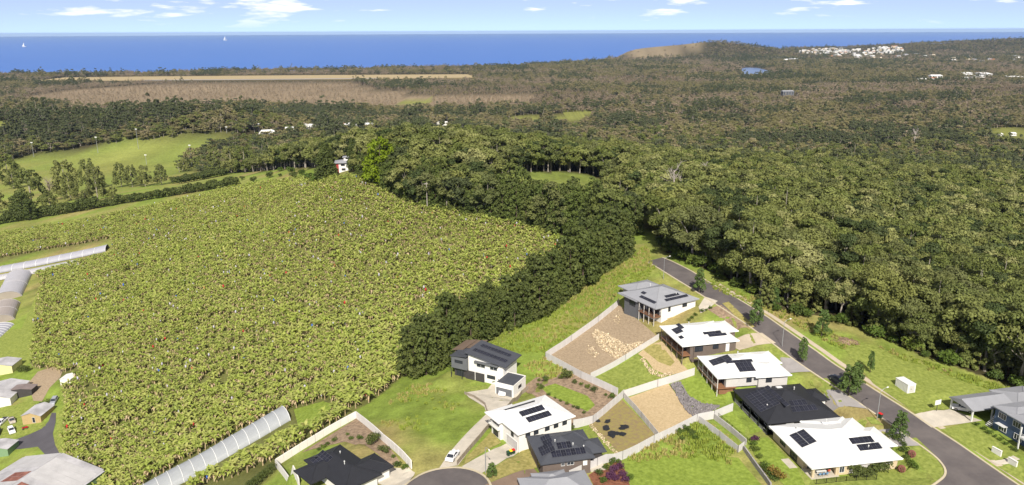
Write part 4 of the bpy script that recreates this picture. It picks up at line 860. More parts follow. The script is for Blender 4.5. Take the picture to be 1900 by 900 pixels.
h.vents([(5,12,5.2),(8,4,4.2)])
# B: white roof, brown cladding, posts along the veranda
h = House('hillside_house', HB, 95.5, 'brown clad house with white hip roof and shaded veranda above the curved garden bed', sc=1.045)
h.box('wall', 2.6, .7, -2.9, 15.6, 13.6, 2.6, MT['brown_wall']); h.box('wall', 15.6, 7, -1.5, 18.8, 13.4, 2.6, MT['brown_wall'])
ra = h.hip(0, 0, 16.2, 14.4, 2.75, 17, MT['white_roof']); rb = h.hip(9, 6.3, 19.5, 14, 2.65, 15, MT['white_roof'])
h.box('deck', .3, .4, -.3, 2.6, 13.8, -.02, MT['timber']); h.rail(.35, .5, .35, 13.7, 0, MT['dark_trim']); h.posts([(.4,.5),(.4,3.6),(.4,6.9),(.4,10.2),(.4,13.5),(3.6,.5)], 2.6, MT['brown_wall'], .2)
h.box('stair', 2.6, -.6, -1.6, 6, .65, -1.3, MT['brown_wall']); h.rail(2.6, -.55, 6, -.55, -1.3, MT['brown_wall'], .9)
h.solar(ra,'W',2,2,-1.2,1.6,True); h.solar(ra,'W',1,1,2.8,1.3,True); h.solar(ra,'W',2,1,-2.8,3.7,True); h.solar(ra,'S',3,1,2.2,3.6,True); h.solar(ra,'S',3,1,3.2,2.5,True)
h.window('S',9.8,.7,.9,1.5,1.3,'dark_frame'); h.door('S',13.2,.7,-.1,.9,2.1,MT['white_wall']); h.window('S',5,.7,.6,2.2,1.6,'dark_frame'); h.window('W',4,2.6,.1,2.4,2.1,'dark_frame'); h.window('W',9.5,2.6,.1,2.4,2.1,'dark_frame'); h.vents([(6,9,5.0)])
# C: white roof, pale cladding, posts
h = House('hillside_house', HC, 93.9, 'pale clad house with white roof and tall veranda posts over the green lawn', sc=1.037)
h.box('wall', 2.6, .7, -.1, 10.6, 12.5, 2.55, MT['light_wall']); h.box('undercroft_wall', 5.0, 1.6, -3.2, 10.6, 12.3, -.12, MT['brown_wall']); h.box('wall', 10.6, .1, -2.2, 18.0, 12.8, 2.55, MT['light_wall'])
ra = h.hip(0, 0, 14.5, 13.1, 2.72, 15, MT['white_roof']); rb = h.hip(9.5, -.7, 18.7, 8.2, 2.62, 14, MT['white_roof']); rc = h.hip(11, 6, 19.6, 13.5, 2.66, 13, MT['white_roof'])
h.box('deck', .25, .35, -.35, 5.2, 12.8, -.14, MT['timber']); h.rail(.3, .4, .3, 12.7, -.1, MT['post']); h.posts([(.35,.45),(.35,3.5),(.35,6.6),(.35,9.7),(.35,12.6)], 2.55, MT['post'], .18); h.box('patio', 1, .8, h.down(3,1)-.3, 5, 12, h.down(3,5)+.2, MT['timber'])
h.solar(ra,'W',3,3,-1.0,1.5); h.solar(ra,'S',4,2,1.2,1.7); h.solar(ra,'S',4,1,.6,5.1,True)
h.window('S',8.4,.7,.9,1.2,1.2,'dark_frame'); h.window('S',13.2,.1,.8,1.4,1.3,'dark_frame'); h.window('W',3,2.6,.1,2.4,2.1,'dark_frame'); h.window('W',8,2.6,.1,3,2.1,'dark_frame'); h.vents([(9,9,4.8)])
# D: black tiled hip roof with the big solar array
h = House('black_roof_house', HD, 90.75, 'dark house under a large black hip roof with two solar arrays')
h.box('wall', 2.4, .7, -1.5, 17.4, 16.6, 2.95, MT['dark_wall']); h.box('garage_wall', 17.4, 9, -.5, 20, 14, 2.9, MT['white_wall'])
ra = h.hip(0, 0, 18.1, 17.4, 3.1, 21, MT['black_roof']); rb = h.hip(15.5, 8.4, 20.8, 14.6, 2.95, 21, MT['black_roof'])
h.box('deck', .3, .4, -.3, 2.4, 17.0, -.05, MT['dark_trim']); h.posts([(.35,.5),(.35,4.5),(.35,8.6),(.35,12.7),(.35,16.8)], 2.9, MT['dark_trim'], .22); h.rail(.35,.5,.35,16.8,0,MT['fascia'],1.0,.5)
h.solar(ra,'W',8,3,-.2,.9); h.solar(ra,'W',6,1,.8,6.3,True); h.solar(ra,'S',4,1,1.0,4.3); h.solar(ra,'S',6,1,1.6,2.5)
h.window('W',4,2.4,.1,2.6,2.1,'frame'); h.window('W',9,2.4,.1,2.6,2.1,'frame'); h.window('W',14,2.4,.1,2.6,2.1,'frame'); h.window('S',6,.7,1,1.8,1.2); h.window('S',13,.7,1,1.8,1.2); h.window('E',11.5,20,1,1.4,1.2); h.vents([(7,12,5.6),(12,10,5.9),(3,6,4.2)])
b = MB(); b.box(9.2,12.6,4.75,10.6,13.6,5.0); h.part('skylight', b, MT['frame'])
# E: big white hip roof, cream brick, on the corner
h = House('corner_house', HE, 91.05, 'cream brick house with large white hip roof on the street corner')
h.box('wall', .8, 4.2, -1.4, 20.2, 16.8, 2.5, MT['cream_brick']); h.box('wall', 6.6, .8, -1.4, 20.2, 4.2, 2.5, MT['cream_brick']); h.box('wall', 19, 6, -1, 22.4, 12.6, 2.45, MT['cream_brick'])
h.box('brick_pier', .8, .8, -1.2, 1.3, 1.3, 2.5, MT['cream_brick']); h.box('patio', .4, .3, -1.0, 6.7, 4.3, .04, MT['concrete']); h.box('brick_pier', 6.1, .82, -1.2, 6.58, 1.3, 2.5, MT['cream_brick'])
ra = h.hip(0, 0, 20.8, 17.6, 2.7, 19, MT['white_roof']); rb = h.hip(15.5, 5, 23.2, 13.2, 2.6, 19, MT['white_roof']); rc = h.hip(8, 10.5, 19, 18.6, 2.65, 19, MT['white_roof'])
h.solar(ra,'W',5,1,-.6,1.9,False); h.solar(ra,'W',5,1,-.6,3.7,False); h.solar(ra,'S',5,1,4.2,4.9); h.solar(ra,'S',5,1,4.9,3.0)
h.window('S',3.5,4.2,.1,3.4,2.1,'dark_frame'); h.window('S',7.4,.8,.6,1.0,1.6); h.door('S',11.4,.8,.2,4.4,2.2,MT['light_wall'],'blind'); h.window('S',15.2,.8,1.3,1.4,.9); h.window('S',18.2,.8,1.5,1.6,.8); h.window('W',8,.8,.1,2.6,2.1,'dark_frame'); h.window('W',12.6,.8,.8,2,1.3,'dark_frame'); h.vents([(11,13,5.4),(15,3.5,4.0),(4,13,4.2)])
b = MB(); b.box(-1.9,4.8,-.6,-.1,8.4,.06); h.part('step_slab', b, MT['concrete'])
# F: white two storey house
h = House('white_house', HF, 90.55, 'white two storey house with white hip roof and two rows of solar panels')
h.box('wall', .7, .7, -1.5, 14.9, 11.6, 4.75, MT['white_wall']); h.box('porch_wall', .1, 7.6, -1.0, .72, 11.5, 4.7, MT['white_wall'])
ra = h.hip(0, 0, 15.6, 12.3, 4.9, 17, MT['white_roof']); rb = h.hip(-.9, 6.8, 6.5, 12.9, 4.8, 15, MT['white_roof'])
h.solar(ra,'S',6,1,-.8,4.4,False); h.solar(ra,'S',6,1,-.4,2.2,False); h.solar(ra,'N',5,1,1.0,2.2,True)
for x in (3.0, 5.2, 8.2, 10.6, 13): h.window('S',x,.7,3.2,1.1,.9,'dark_frame')
h.window('W',3.4,.7,2.8,.9,1.5,'dark_frame',1); h.door('W',3.6,.7,0,4.6,2.2,MT['light_wall'],'garage_door'); h.window('W',9.6,.1,2.9,2.4,1.4,'dark_frame'); h.window('W',9.6,.1,.2,2.0,1.9,'dark_frame'); h.box('balcony', -.7, 7.4, 2.5, .08, 11.6, 2.75, MT['white_wall']); h.rail(-.65, 7.45, -.65, 11.5, 2.75, MT['frame'], .9); h.vents([(10,8,6.3)])
# G: charcoal house
h = House('charcoal_house', HG, 91.0, 'dark brown clad house with charcoal hip roof and four solar arrays')
h.box('wall', .7, .7, -1.5, 11.0, 10.8, 3.5, MT['brown_wall']); h.box('wall', 11.0, 3.2, -1.2, 14.4, 7.4, 3.1, MT['dark_wall'])
ra = h.hip(0, 0, 11.8, 11.6, 3.75, 22, MT['dark_roof']); rb = h.hip(8.5, 2.4, 15.2, 8.2, 3.3, 22, MT['dark_roof']); rc = h.hip(3.5, 7, 13, 12, 3.5, 20, MT['dark_roof'])
h.solar(ra,'W',2,3,1.9,1.0,True); h.solar(ra,'W',2,2,-1.2,2.4,True); h.solar(ra,'S',7,1,.6,1.2); h.solar(ra,'S',3,1,.2,3.1)
h.window('S',5,.7,2.4,.7,.6); h.window('S',6.6,.7,2.4,1.4,.6); h.window('S',4,.7,.2,2.2,1.0,'dark_frame'); h.door('S',9.8,.7,1.9,.8,.9,MT['white_wall'],'meter_box'); h.window('W',4,.7,.8,1.8,1.4,'dark_frame'); h.box('rear_deck', 11.2, .9, -.6, 14.6, 3.1, .05, MT['concrete']); h.vents([(8,3.5,5.2),(4.5,5,5.6),(10.2,3,4.6)])
# H: neighbour mostly below the frame
h = House('grey_gable_house', (3.0, 122.5, 12), 91.0, 'grey roofed house cut off by the bottom of the picture below the charcoal house')
h.box('wall', .7, .7, -1.5, 13.3, 9.5, 2.6, MT['light_wall']); h.hip(0, 0, 14, 10.4, 2.8, 24, MT['grey_roof']); h.hip(3, 5, 10, 11.6, 2.7, 24, MT['grey_roof']); h.window('S',4,.7,.9,1.6,1.3); h.window('S',10,.7,.9,1.6,1.3)
# I: modern house with skillion roofs
h = House('modern_house', HI, 87.0, 'modern white and grey house with sloping dark roof and attached garage')
h.box('wall', .4, .5, -.9, 11.4, 8.3, 6.2, MT['white_wall']); b = MB(); b.add([(.4,.5,6.2),(11.4,.5,6.2),(11.4,8.3,6.2),(.4,8.3,6.2),(.4,.5,7.8),(.4,8.3,7.8)], [(0,1,4),(2,3,5),(0,4,5,3),(1,2,5,4)]); h.part('gable_wall', b, MT['white_wall'], True)
h.plane('roof', [(-.4,-.3,8.05),(12.5,-.3,6.15),(12.5,9.2,6.15),(-.4,9.2,8.05)], .25, MT['dark_roof'])
U = Vector((12.9,0,-1.9)).normalized(); Vd = Vector((0,1,0)); Nn = U.cross(Vd)
h.solar_free(Vector((6.0,2.0,7.1)), U, Vd, Nn, 10, 1); h.solar_free(Vector((5.8,5.6,7.13)), U, Vd, Nn, 9, 1)
h.box('upper_box', -4.6, -.4, 2.7, .38, 5, 6.1, MT['grey_wall']); h.plane('box_roof', [(-4.9,-.7,6.3),(.36,-.7,6.9),(.36,5.3,6.9),(-4.9,5.3,6.3)], .2, MT['dark_roof']); h.window('S',-2.2,-.4,4.5,2.4,.7,'dark_frame')
h.box('rear_wing', -6.4, 4.4, -.8, .38, 11, 5.4, MT['brown_wall']); h.plane('rear_roof', [(-7.0,3.9,5.9),(-3.2,3.9,6.8),(-3.2,11.6,6.8),(-7.0,11.6,5.9)], .2, MT['brown_roof']); h.plane('rear_roof', [(-3.15,5.6,6.6),(.3,5.6,7.3),(.3,11.6,7.3),(-3.15,11.6,6.6)], .2, MT['brown_roof'])
h.box('lower_wall', -4.2, .6, -.8, .38, 4.3, 2.68, MT['dark_wall']); h.box('deck', -4.6, -1.2, -.7, -.6, .58, -.05, MT['timber']); h.posts([(-4.4,-.9),(-.9,-.9)], 2.68, MT['dark_trim'], .16)
for x0, x1 in ((-.4,2.5),(2.8,5.6)): h.box('slat_screen', x0, .15, -.3, x1, .3, 2.5, MT['dark_wall'])
h.window('S',4.4,.5,4.2,2.6,1.2); h.window('S',8.4,.5,4.2,2.2,1.2); b = MB(); b.box(2.6,-.25,5.5,10,.48,5.95); h.part('sunshade', b, MT['grey_wall']); h.window('S',7.6,.5,1.5,2.4,.9,'dark_frame'); h.door('S',10.2,.5,-.2,.9,2.1,MT['brown_wall']); h.window('S',-2.4,.6,.2,2.2,1.9,'dark_frame')
h.box('garage_wall', 11.45, -4.1, -.9, 16.9, 3.0, 3.2, MT['white_wall']); h.box('garage_roof', 11.6, -3.9, 3.18, 16.75, 2.85, 3.27, MT['dark_roof']); b = MB(); b.box(11.42,-4.15,3.18,16.93,-3.92,3.42); b.box(11.42,2.86,3.18,16.93,3.05,3.42); b.box(16.76,-3.92,3.18,16.95,2.86,3.42); h.part('parapet', b, MT['white_wall']); h.door('S',14.1,-4.1,-.15,4.7,2.3,MT['grey_wall'],'garage_door'); h.window('E',-.5,16.9,1.5,1.6,.7,'dark_frame')
# J: black roof house in the walled lot
h = House('walled_house', HJ, 89.05, 'house with dark charcoal roof and small solar array inside the walled garden')
h.box('wall', .8, .8, -1.5, 15.4, 8.2, 2.6, MT['white_wall']); h.box('garage_wall', 9, 8.2, -1.2, 14.6, 11.8, 2.6, MT['white_wall'])
ra = h.hip(0, 0, 16.2, 9.0, 2.8, 23, MT['black_roof']); rb = h.hip(8.2, 2, 15.4, 12.5, 2.75, 23, MT['black_roof']); rc = h.hip(2, -3.5, 9, 5, 2.7, 23, MT['black_roof'])
h.solar(ra,'W',1,1,2.4,.9,False); h.solar(ra,'S',4,2,-4.2,.7); h.window('W',4.5,.8,.8,2,1.3); h.door('N',11.8,11.8,.1,4.6,2.2,MT['light_wall'],'garage_door'); h.vents([(5,6,4.1),(10,4,4.8)])
# K: blue weatherboard house with gabled carport
h = House('blue_house', HK, 92.9, 'blue weatherboard two storey house with grey roofs and solar panels beside the carport')
h.box('wall', 2.6, -27, -1.5, 14, -9.6, 5.2, MT['blue_wall']); h.box('wall', 6.0, -9.6, -1.2, 14, -6.9, 3.4, MT['blue_wall']); h.box('wall', 11.6, -6.9, -1.2, 20, .5, 3.0, MT['blue_wall'])
ra = h.hip(1.9, -28, 14.8, -13.2, 5.4, 13, MT['grey_roof']); rb = h.hip(2.2, -15.5, 13, -9.0, 5.3, 12, MT['grey_roof'], axis='x'); h.plane('flat_roof', [(4.6,-9.2,3.75),(14.2,-9.2,4.1),(14.2,-6.75,4.1),(4.6,-6.75,3.75)], .18, MT['grey_roof']); rc = h.hip(11.3, -7.2, 21, 1.0, 3.2, 10, MT['grey_roof'])
h.solar(ra,'W',3,2,2.0,.7); h.solar(ra,'W',3,2,-1.6,.9)
for y, z in ((-11.6,3.3),(-15.4,3.3),(-19.4,3.3),(-12.2,.6),(-16.2,.6),(-20.2,.6)): h.window('W',y,2.6,z,1.9,1.25,'frame',2)
b = MB(); b.box(1.4,-13.4,2.1,2.58,-11.0,2.18); h.part('awning', b, MT['fascia']); h.box('veranda_floor', .4, -26.8, 2.6, 2.58, -18.2, 2.85, MT['fascia']); h.rail(.45,-26.8,.45,-18.2,2.85,MT['frame'],1.0,.25); h.posts([(.5,-18.4),(.5,-22.5)], 5.2, MT['frame'], .24); h.posts([(4.8,-8.9)], 3.6, MT['frame'], .2)
b = MB()
for i in range(9): b.box(4.2-.28*i,-9.5,2.5-.3*i,4.5-.28*i,-8.2,2.58-.3*i)
h.part('stair', b, MT['fascia'])
k = House('carport', HK, 92.9, 'open gabled carport with white posts and grey roof over the concrete driveway', 'carport')
kr = k.hip(-.4, -6.7, 11.4, .5, 3.0, 18, MT['grey_roof'], gable=True, axis='x'); k.posts([(.1,-6.2),(.1,0),(5.6,-6.2),(5.6,0),(10.4,-6.2),(10.4,0)], 2.8, MT['frame'], .3); b = MB()
b.box(.0,-6.4,2.62,.18,.2,2.78)
for i in range(9): y = -5.8+i*.68; zt = 2.85+(3.3-abs(y+3.1))*math.tan(R(18))*.92; b.box(.02,y-.16,2.78,.12,y+.16,zt)
k.part('gable_slats', b, MT['frame']); k.box('beam', .1, -.1, 2.6, 10.5, .1, 2.77, MT['frame']); k.box('beam', .1, -6.3, 2.6, 10.5, -6.1, 2.77, MT['frame'])
# hill house
g = P(641, 318); h = House('hill_house', (g.x-6, g.y, 8), g.z, 'white two storey house with grey roof and lantern on the plantation crest')
h.box('wall', 2, .6, -2, 11, 9, 5.0, MT['white_wall']); h.box('wall', .4, .5, -2, 2, 8.5, 4.4, mat('red_wall', (.36,.05,.05), .7, .05)); h.hip(-.8, -.4, 12, 9.8, 5.1, 14, MT['grey_roof']); h.box('lantern_wall', 5, 3.4, 5.6, 9.4, 7, 8.0, MT['white_wall']); h.hip(4.2, 2.8, 10.2, 7.6, 8.0, 12, MT['grey_roof'], 'lantern_roof'); h.window('S',7.2,3.4,6.8,2,.8,'dark_frame'); h.window('S',4.5,.6,3.2,2.2,1.2,'dark_frame'); h.window('S',4.8,.6,.4,2.2,1.2,'dark_frame'); h.window('S',8.8,.6,.4,2.0,1.8,'dark_frame'); h.window('S',9,.6,3.2,1.6,1.2,'dark_frame')
# ------------------------------------------------------------------ farm buildings
def shed(name, A, B, depth, he, rise, roofm, wallm, label, over=.25, away=True, door=True):
    """gabled shed from its front bottom corners in the photograph (left, right)"""
    a, b2 = P(*A), P(*B); d = b2-a; w = math.hypot(d.x, d.y); rot = math.degrees(math.atan2(d.y, d.x)); z = min(a.z, b2.z, float(gz(*(Vector((a.x,a.y))+Vector((-d.y,d.x)).normalized()*depth))))
    h = House(name, (a.x, a.y, rot), max(a.z, b2.z), label, 'shed'); dz = z-max(a.z, b2.z)-.4
    b = MB(); b.box(0,0,dz,w,depth,he); h.part('wall', b, wallm)
    b = MB(); b.add([(0,0,he),(w,0,he),(w/2,0,he+rise),(0,depth,he),(w,depth,he),(w/2,depth,he+rise)], [(0,1,2),(4,3,5)]); h.part('gable_end', b, wallm)
    t = .06
    for s_, nm in ((0, 'roof'), (1, 'roof')):
        x0, x1 = (-over, w/2) if s_ == 0 else (w+over, w/2); zz = he-over*rise/(w/2)
        h.plane(nm, [(x0,-over,zz+t),(x1,-over,he+rise+t),(x1,depth+over,he+rise+t),(x0,depth+over,zz+t)], .05, roofm)
    if door: h.window('S', w*.62, 0, 0, .9, 2.0, 'frame', 0, 'door')
    return h, w
MT['old_iron'] = mat('weathered_iron', (.36,.35,.36), .6, .12, .25, c2=(.46,.45,.46), wave=(2.2,.02,'X')); MT['rust_iron'] = mat('rusty_iron', (.17,.055,.04), .8, .25, .5, c2=(.26,.12,.09)); MT['yellow_wall'] = mat('ochre_wall', (.42,.31,.15), .8, .08); MT['cream_wall'] = mat('cream_wall', (.62,.58,.30), .8, .06); MT['green_wall'] = mat('green_wall', (.18,.28,.16), .8, .06)
shed('farm_shed', (43,789), (77,784), 8.0, 2.6, 1.1, MT['old_iron'], MT['yellow_wall'], 'small ochre farm shed with patchy iron roof at the track bend')
shed('farm_shed', (-26,701), (24,692), 7.5, 3.2, .9, MT['old_iron'], MT['cream_wall'], 'cream walled farm shed with light iron roof beside the dark hedge bush', door=False)
shed('farm_house', (-45,766), (21,752), 14.5, 3.0, 1.4, MT['old_iron'], MT['white_wall'], 'long white farmhouse with grey iron roof next to the parked utes')
shed('farm_lean_to', (24,741), (60,733), 4.2, 2.4, .3, mat('brown_iron', (.20,.16,.15), .7, .15, .4), MT['dark_wall'], 'low brown roofed lean-to attached beside the white farmhouse', door=False)
h, w = shed('packing_shed', (-66,990), (84,980), 21, 4.0, 3.4, MT['old_iron'], MT['green_wall'], 'big weathered iron packing shed with rusty roof sheets beside the farm track', door=False)
MT['white_iron'] = mat('pale_iron', (.45,.44,.44), .6, .10, .3, wave=(2.2,.02,'Y')); pz = 3.4/(w/2); rk = random.Random(4)
for side in (0, 1):
    for i in range(9):
        y0 = -.2+i*2.45; nm, mm_ = rk.choice([('iron_sheet', MT['white_iron']), ('iron_sheet', MT['old_iron']), ('iron_sheet', MT['white_iron'])])
        if side == 0 and i in (3, 4) or side == 1 and i == 2: nm, mm_ = 'rusty_sheet', MT['rust_iron']
        xa, xb = (.4, w/2-.15) if side == 0 else (w/2+.15, w-.4)
        if nm == 'rusty_sheet': xa, xb = (w*.26, w*.47) if side == 0 else (w*.53, w*.62)
        za, zb = (4.0+(xa if side == 0 else w-xa)*pz+.12, 4.0+(xb if side == 0 else w-xb)*pz+.12)
        h.plane(nm, [(xa,y0,za),(xb,y0,zb),(xb,y0+2.3,zb),(xa,y0+2.3,za)], .03, mm_)
b = MB(); b.box(w+.26,2,-1.5,w+2.2,9,3.4); h.part('side_wall', b, MT['green_wall']); h.plane('side_roof', [(w+.3,1.6,4.2),(w+2.6,1.6,3.6),(w+2.6,9.4,3.6),(w+.3,9.4,4.2)], .05, MT['white_iron'])
shed('small_shed', (-30,852), (16,846), 5.5, 2.6, .6, MT['old_iron'], MT['green_wall'], 'low grey roofed shed with green wall at the edge of the farm track', door=False)
shed('pump_shed', (113,716), (131,712), 4.5, 1.8, .5, mat('white_iron', (.68,.66,.62), .6, .06), MT['white_wall'], 'little white shed half buried in the banana plants', door=False)
def tunnel(name, A, B, half, hgt, bays, clothm, label, ribm=None, ends=None):
    """plastic hoop house between two ground points on its axis"""
    a = P(*A) if not isinstance(A, Vector) else A; b = P(*B) if not isinstance(B, Vector) else B; d = b-a; Ln = math.hypot(d.x, d.y); rot = math.atan2(d.y, d.x); e = empty(name, a, rot, label, 'greenhouse'); n = 18
    prof = [(half*math.cos(math.pi*k/n), hgt*math.sin(math.pi*k/n)**.8) for k in range(n+1)]
    def zat(x): t = x/Ln; return float(gz(a.x+d.x*t, a.y+d.y*t))-a.z
    for i in range(bays):
        x0, x1 = Ln*i/bays, Ln*(i+1)/bays; mb = MB(); V = [(x, y, z+zat(x)) for x in (x0+.04, x1-.04) for y, z in prof]+[(x, y*.985, z*.985-.02+zat(x)) for x in (x0+.04, x1-.04) for y, z in prof]; k = n+1
        fs = [(j, j+1, k+j+1, k+j) for j in range(n)]+[(2*k+j, 3*k+j, 3*k+j+1, 2*k+j+1) for j in range(n)]+[(0,k,3*k,2*k),(n,2*k+n,3*k+n,k+n)]+[(j,2*k+j,2*k+j+1,j+1) for j in range(n)]+[(k+j,k+j+1,3*k+j+1,3*k+j) for j in range(n)]
        mb.add(V, fs); mb.build('cover_panel', clothm, e, None, 0, False, True)
    for i in range(bays+1):
        x = Ln*i/bays; mb = MB(); mb.tube([(x, y*1.012, z*1.012+.01+zat(x)) for y, z in prof], [.09]*len(prof), 5); mb.build('hoop', ribm or MT['frame'], e)
    if ends:
        for x in (0.0, Ln): mb = MB(); mb.add([(x, y*.97, z*.97+zat(x)) for y, z in prof]+[(x+.05, y*.97, z*.97+zat(x)) for y, z in prof], [tuple(range(n+1)), tuple(range(n+1,2*n+2))[::-1]]); mb.build('end_wall', ends, e, None, 0, False, True)
    return e
def film(name, c, alpha):
    m = mat(name, c, .35, .06, .4, spec=.35); t = m.node_tree; b = t.nodes['Principled BSDF']; tr = N(t, 'ShaderNodeBsdfTransparent'); ms = N(t, 'ShaderNodeMixShader'); ms.inputs[0].default_value = alpha
    L(t, tr.outputs[0], ms.inputs[1]); L(t, b.outputs[0], ms.inputs[2]); L(t, ms.outputs[0], t.nodes['Material Output'].inputs['Surface']); return m
MT['film'] = film('clear_film', (.42,.44,.46), .58); MT['shade'] = film('grey_shade_cloth', (.42,.41,.43), .93); MT['shade2'] = film('brown_shade_cloth', (.36,.31,.27), .93); MT['whitecloth'] = film('white_cloth', (.34,.34,.38), .95)
tunnel('plastic_tunnel', P(250,935), P(530,776), 4.2, 3.3, 14, MT['film'], 'long clear plastic tunnel greenhouse between the bananas and the walled lot', None, MT['film'])
tunnel('long_greenhouse', P(-40,511), P(199,463), 4.6, 3.0, 11, MT['whitecloth'], 'long low pale covered greenhouse running into the bananas', mat('white_strap', (.85,.85,.85), .6, .02))
tunnel('long_greenhouse', P(-40,524), P(150,487), 4.0, 2.2, 8, MT['shade'], 'grey covered greenhouse lying alongside the long pale one')
tunnel('shade_tunnel', P(16,556), P(37,514), 6.5, 4.6, 2, MT['shade'], 'grey shade cloth tunnel with rounded roof beside the grass strip', MT['old_iron'], MT['shade2'])
tunnel('shade_tunnel', P(2,600), P(14,570), 6.0, 4.4, 2, MT['shade2'], 'brown grey shade tunnel standing before the open white frame', MT['old_iron'], MT['shade2'])
tunnel('shade_tunnel', P(-18,630), P(8,606), 4.6, 2.2, 6, MT['whitecloth'], 'low white ribbed frame cover beside the brown shade tunnel')
# ------------------------------------------------------------------ fences and walls
def fence(pts, h, m, label, name='boundary_fence', cat='fence', bay=2.4, postm=None, th=.06, black=False):
    """a run of panels and posts; every panel follows the slope"""
    W_ = [P(*p) if not hasattr(p, 'x') else p for p in pts]; o = W_[0]; e = empty(name, o, 0, label, cat)
    for a, b in zip(W_[:-1], W_[1:]):
        d = Vector((b.x-a.x, b.y-a.y)); Ln = d.length; n = max(1, round(Ln/bay)); u = d/Ln; nn = Vector((-u.y, u.x))
        for i in range(n):
            p, q = Vector((a.x, a.y))+u*(Ln*i/n+.05), Vector((a.x, a.y))+u*(Ln*(i+1)/n-.05); zp, zq = float(gz(*p)), float(gz(*q)); mb = MB(); V = []
            if not black:
                for (c, z) in ((p, zp), (q, zq)):
                    for k in (-th/2, th/2):
                        for zz in (z-.7, z+h): V.append((c.x+nn.x*k-o.x, c.y+nn.y*k-o.y, zz-o.z))
                mb.add(V, [(0,1,3,2),(4,6,7,5),(0,4,5,1),(2,3,7,6),(1,5,7,3),(0,2,6,4)])
            else:
                P0, P1 = Vector((p.x-o.x, p.y-o.y, zp-o.z)), Vector((q.x-o.x, q.y-o.y, zq-o.z))
                for zz in (.1, h): mb.tube([P0+Vector((0,0,zz)), P1+Vector((0,0,zz))], [.03,.03], 4)
                for k in range(1, 16): c = P0.lerp(P1, k/16); mb.tube([c+Vector((0,0,.1)), c+Vector((0,0,h))], [.014,.014], 4)
            mb.build('panel', m, e, None, 0, False, True)
        for i in range(n+1):
            p = Vector((a.x, a.y))+u*(Ln*i/n); z = float(gz(*p)); mb = MB(); mb.box(p.x-o.x-.05,p.y-o.y-.05,z-o.z-.5,p.x-o.x+.05,p.y-o.y+.05,z-o.z+h+.04); mb.build('post', postm or m, e)
    return e
fp = MT['fence_pale']
fence([(1012,666),(1060,634),(1110,598),(1148,566)], 2.15, fp, 'pale fence between the boulder lot and the grassy slope')
fence([(1012,666),(1078,702),(1146,734)], 2.15, fp, 'pale fence between the boulder lot and the planted garden')
fence([(1096,703),(1160,669),(1222,630)], 1.8, fp, 'pale fence between the boulder lot and the small green lawn')
fence([(1158,738),(1220,718),(1288,696)], 2.15, fp, 'pale fence above the sandy lot below the small green lawn')
fence([(1157,737),(1100,786),(1064,794)], 2.15, fp, 'pale curved fence behind the weed mat lot')
fence([(1158,740),(1190,776),(1221,814)], 1.7, fp, 'pale fence between the weed mat lot and the sandy lot')
fence([(1056,890),(1108,866),(1155,853),(1213,823),(1293,783),(1325,777),(1359,763)], 2.15, fp, 'long pale fence below the sandy and weed mat lots')
fence([(1297,784),(1335,812),(1369,840),(1380,832)], 1.7, fp, 'pale fence stepping down beside the overgrown grass patch')
fence([(1325,778),(1356,802),(1384,826)], 1.5, mat('block_retaining_wall', (.45,.43,.41), .9, .1), 'low block retaining wall below the black balustrade', 'retaining_wall', 'wall', 2.4, None, .2)
fence([(1330,772),(1358,796),(1386,820)], 1.1, MT['fence_black'], 'black steel balustrade above the block retaining wall', 'balustrade', 'fence', 2.4, MT['fence_black'], .05, True)
fence([(556,905),(512,866),(585,820),(661,776),(712,820),(764,870)], 2.0, mat('white_block_wall', (.68,.65,.61), .85, .06, .5), 'white block wall enclosing the black roofed house and its garden', 'garden_wall', 'wall', 2.4, None, .22)
fence([(848,864),(885,820),(917,785),(946,754),(968,732),(980,724)], 1.2, MT['fence_timber'], 'weathered timber paling fence beside the long concrete driveway', 'paling_fence', 'fence', 2.4)
fence([(862,731),(880,738),(900,752),(905,768)], .7, MT['fence_timber'], 'low timber retaining wall curving round the driveway turning area', 'timber_retaining_wall', 'wall', 1.8, None, .2)
fence([(1514,899),(1570,893),(1626,890)], 1.2, MT['fence_black'], 'black metal fence in front of the corner house lawn', 'metal_fence', 'fence', 2.4, MT['fence_black'], .05, True)
fence([(1380,836),(1394,856),(1416,886),(1430,906)], 1.2, mat('stone_garden_wall', (.30,.28,.27), .9, .2, 1.2), 'grey stone wall behind the corner house shrubs', 'stone_wall', 'wall', 2.0, None, .3)
for a, b, lb in (((1840,838),(1857,848),'white rendered boundary wall on the lawn nearer the gabled carport'),((1870,858),(1886,868),'white rendered boundary wall beyond the front path of the blue house')):
    pa, pb = P(*a), P(*b); d = pb-pa; e = empty('boundary_wall', pa, math.atan2(d.y, d.x), lb, 'wall'); l = math.hypot(d.x, d.y); mb = MB(); mb.box(0,-.15,-.4,l,.15,1.25); mb.build('wall', MT['white_wall'], e); mb = MB(); mb.box(-.05,-.2,1.25,l+.05,.2,1.33); mb.build('coping', MT['white_wall'], e)
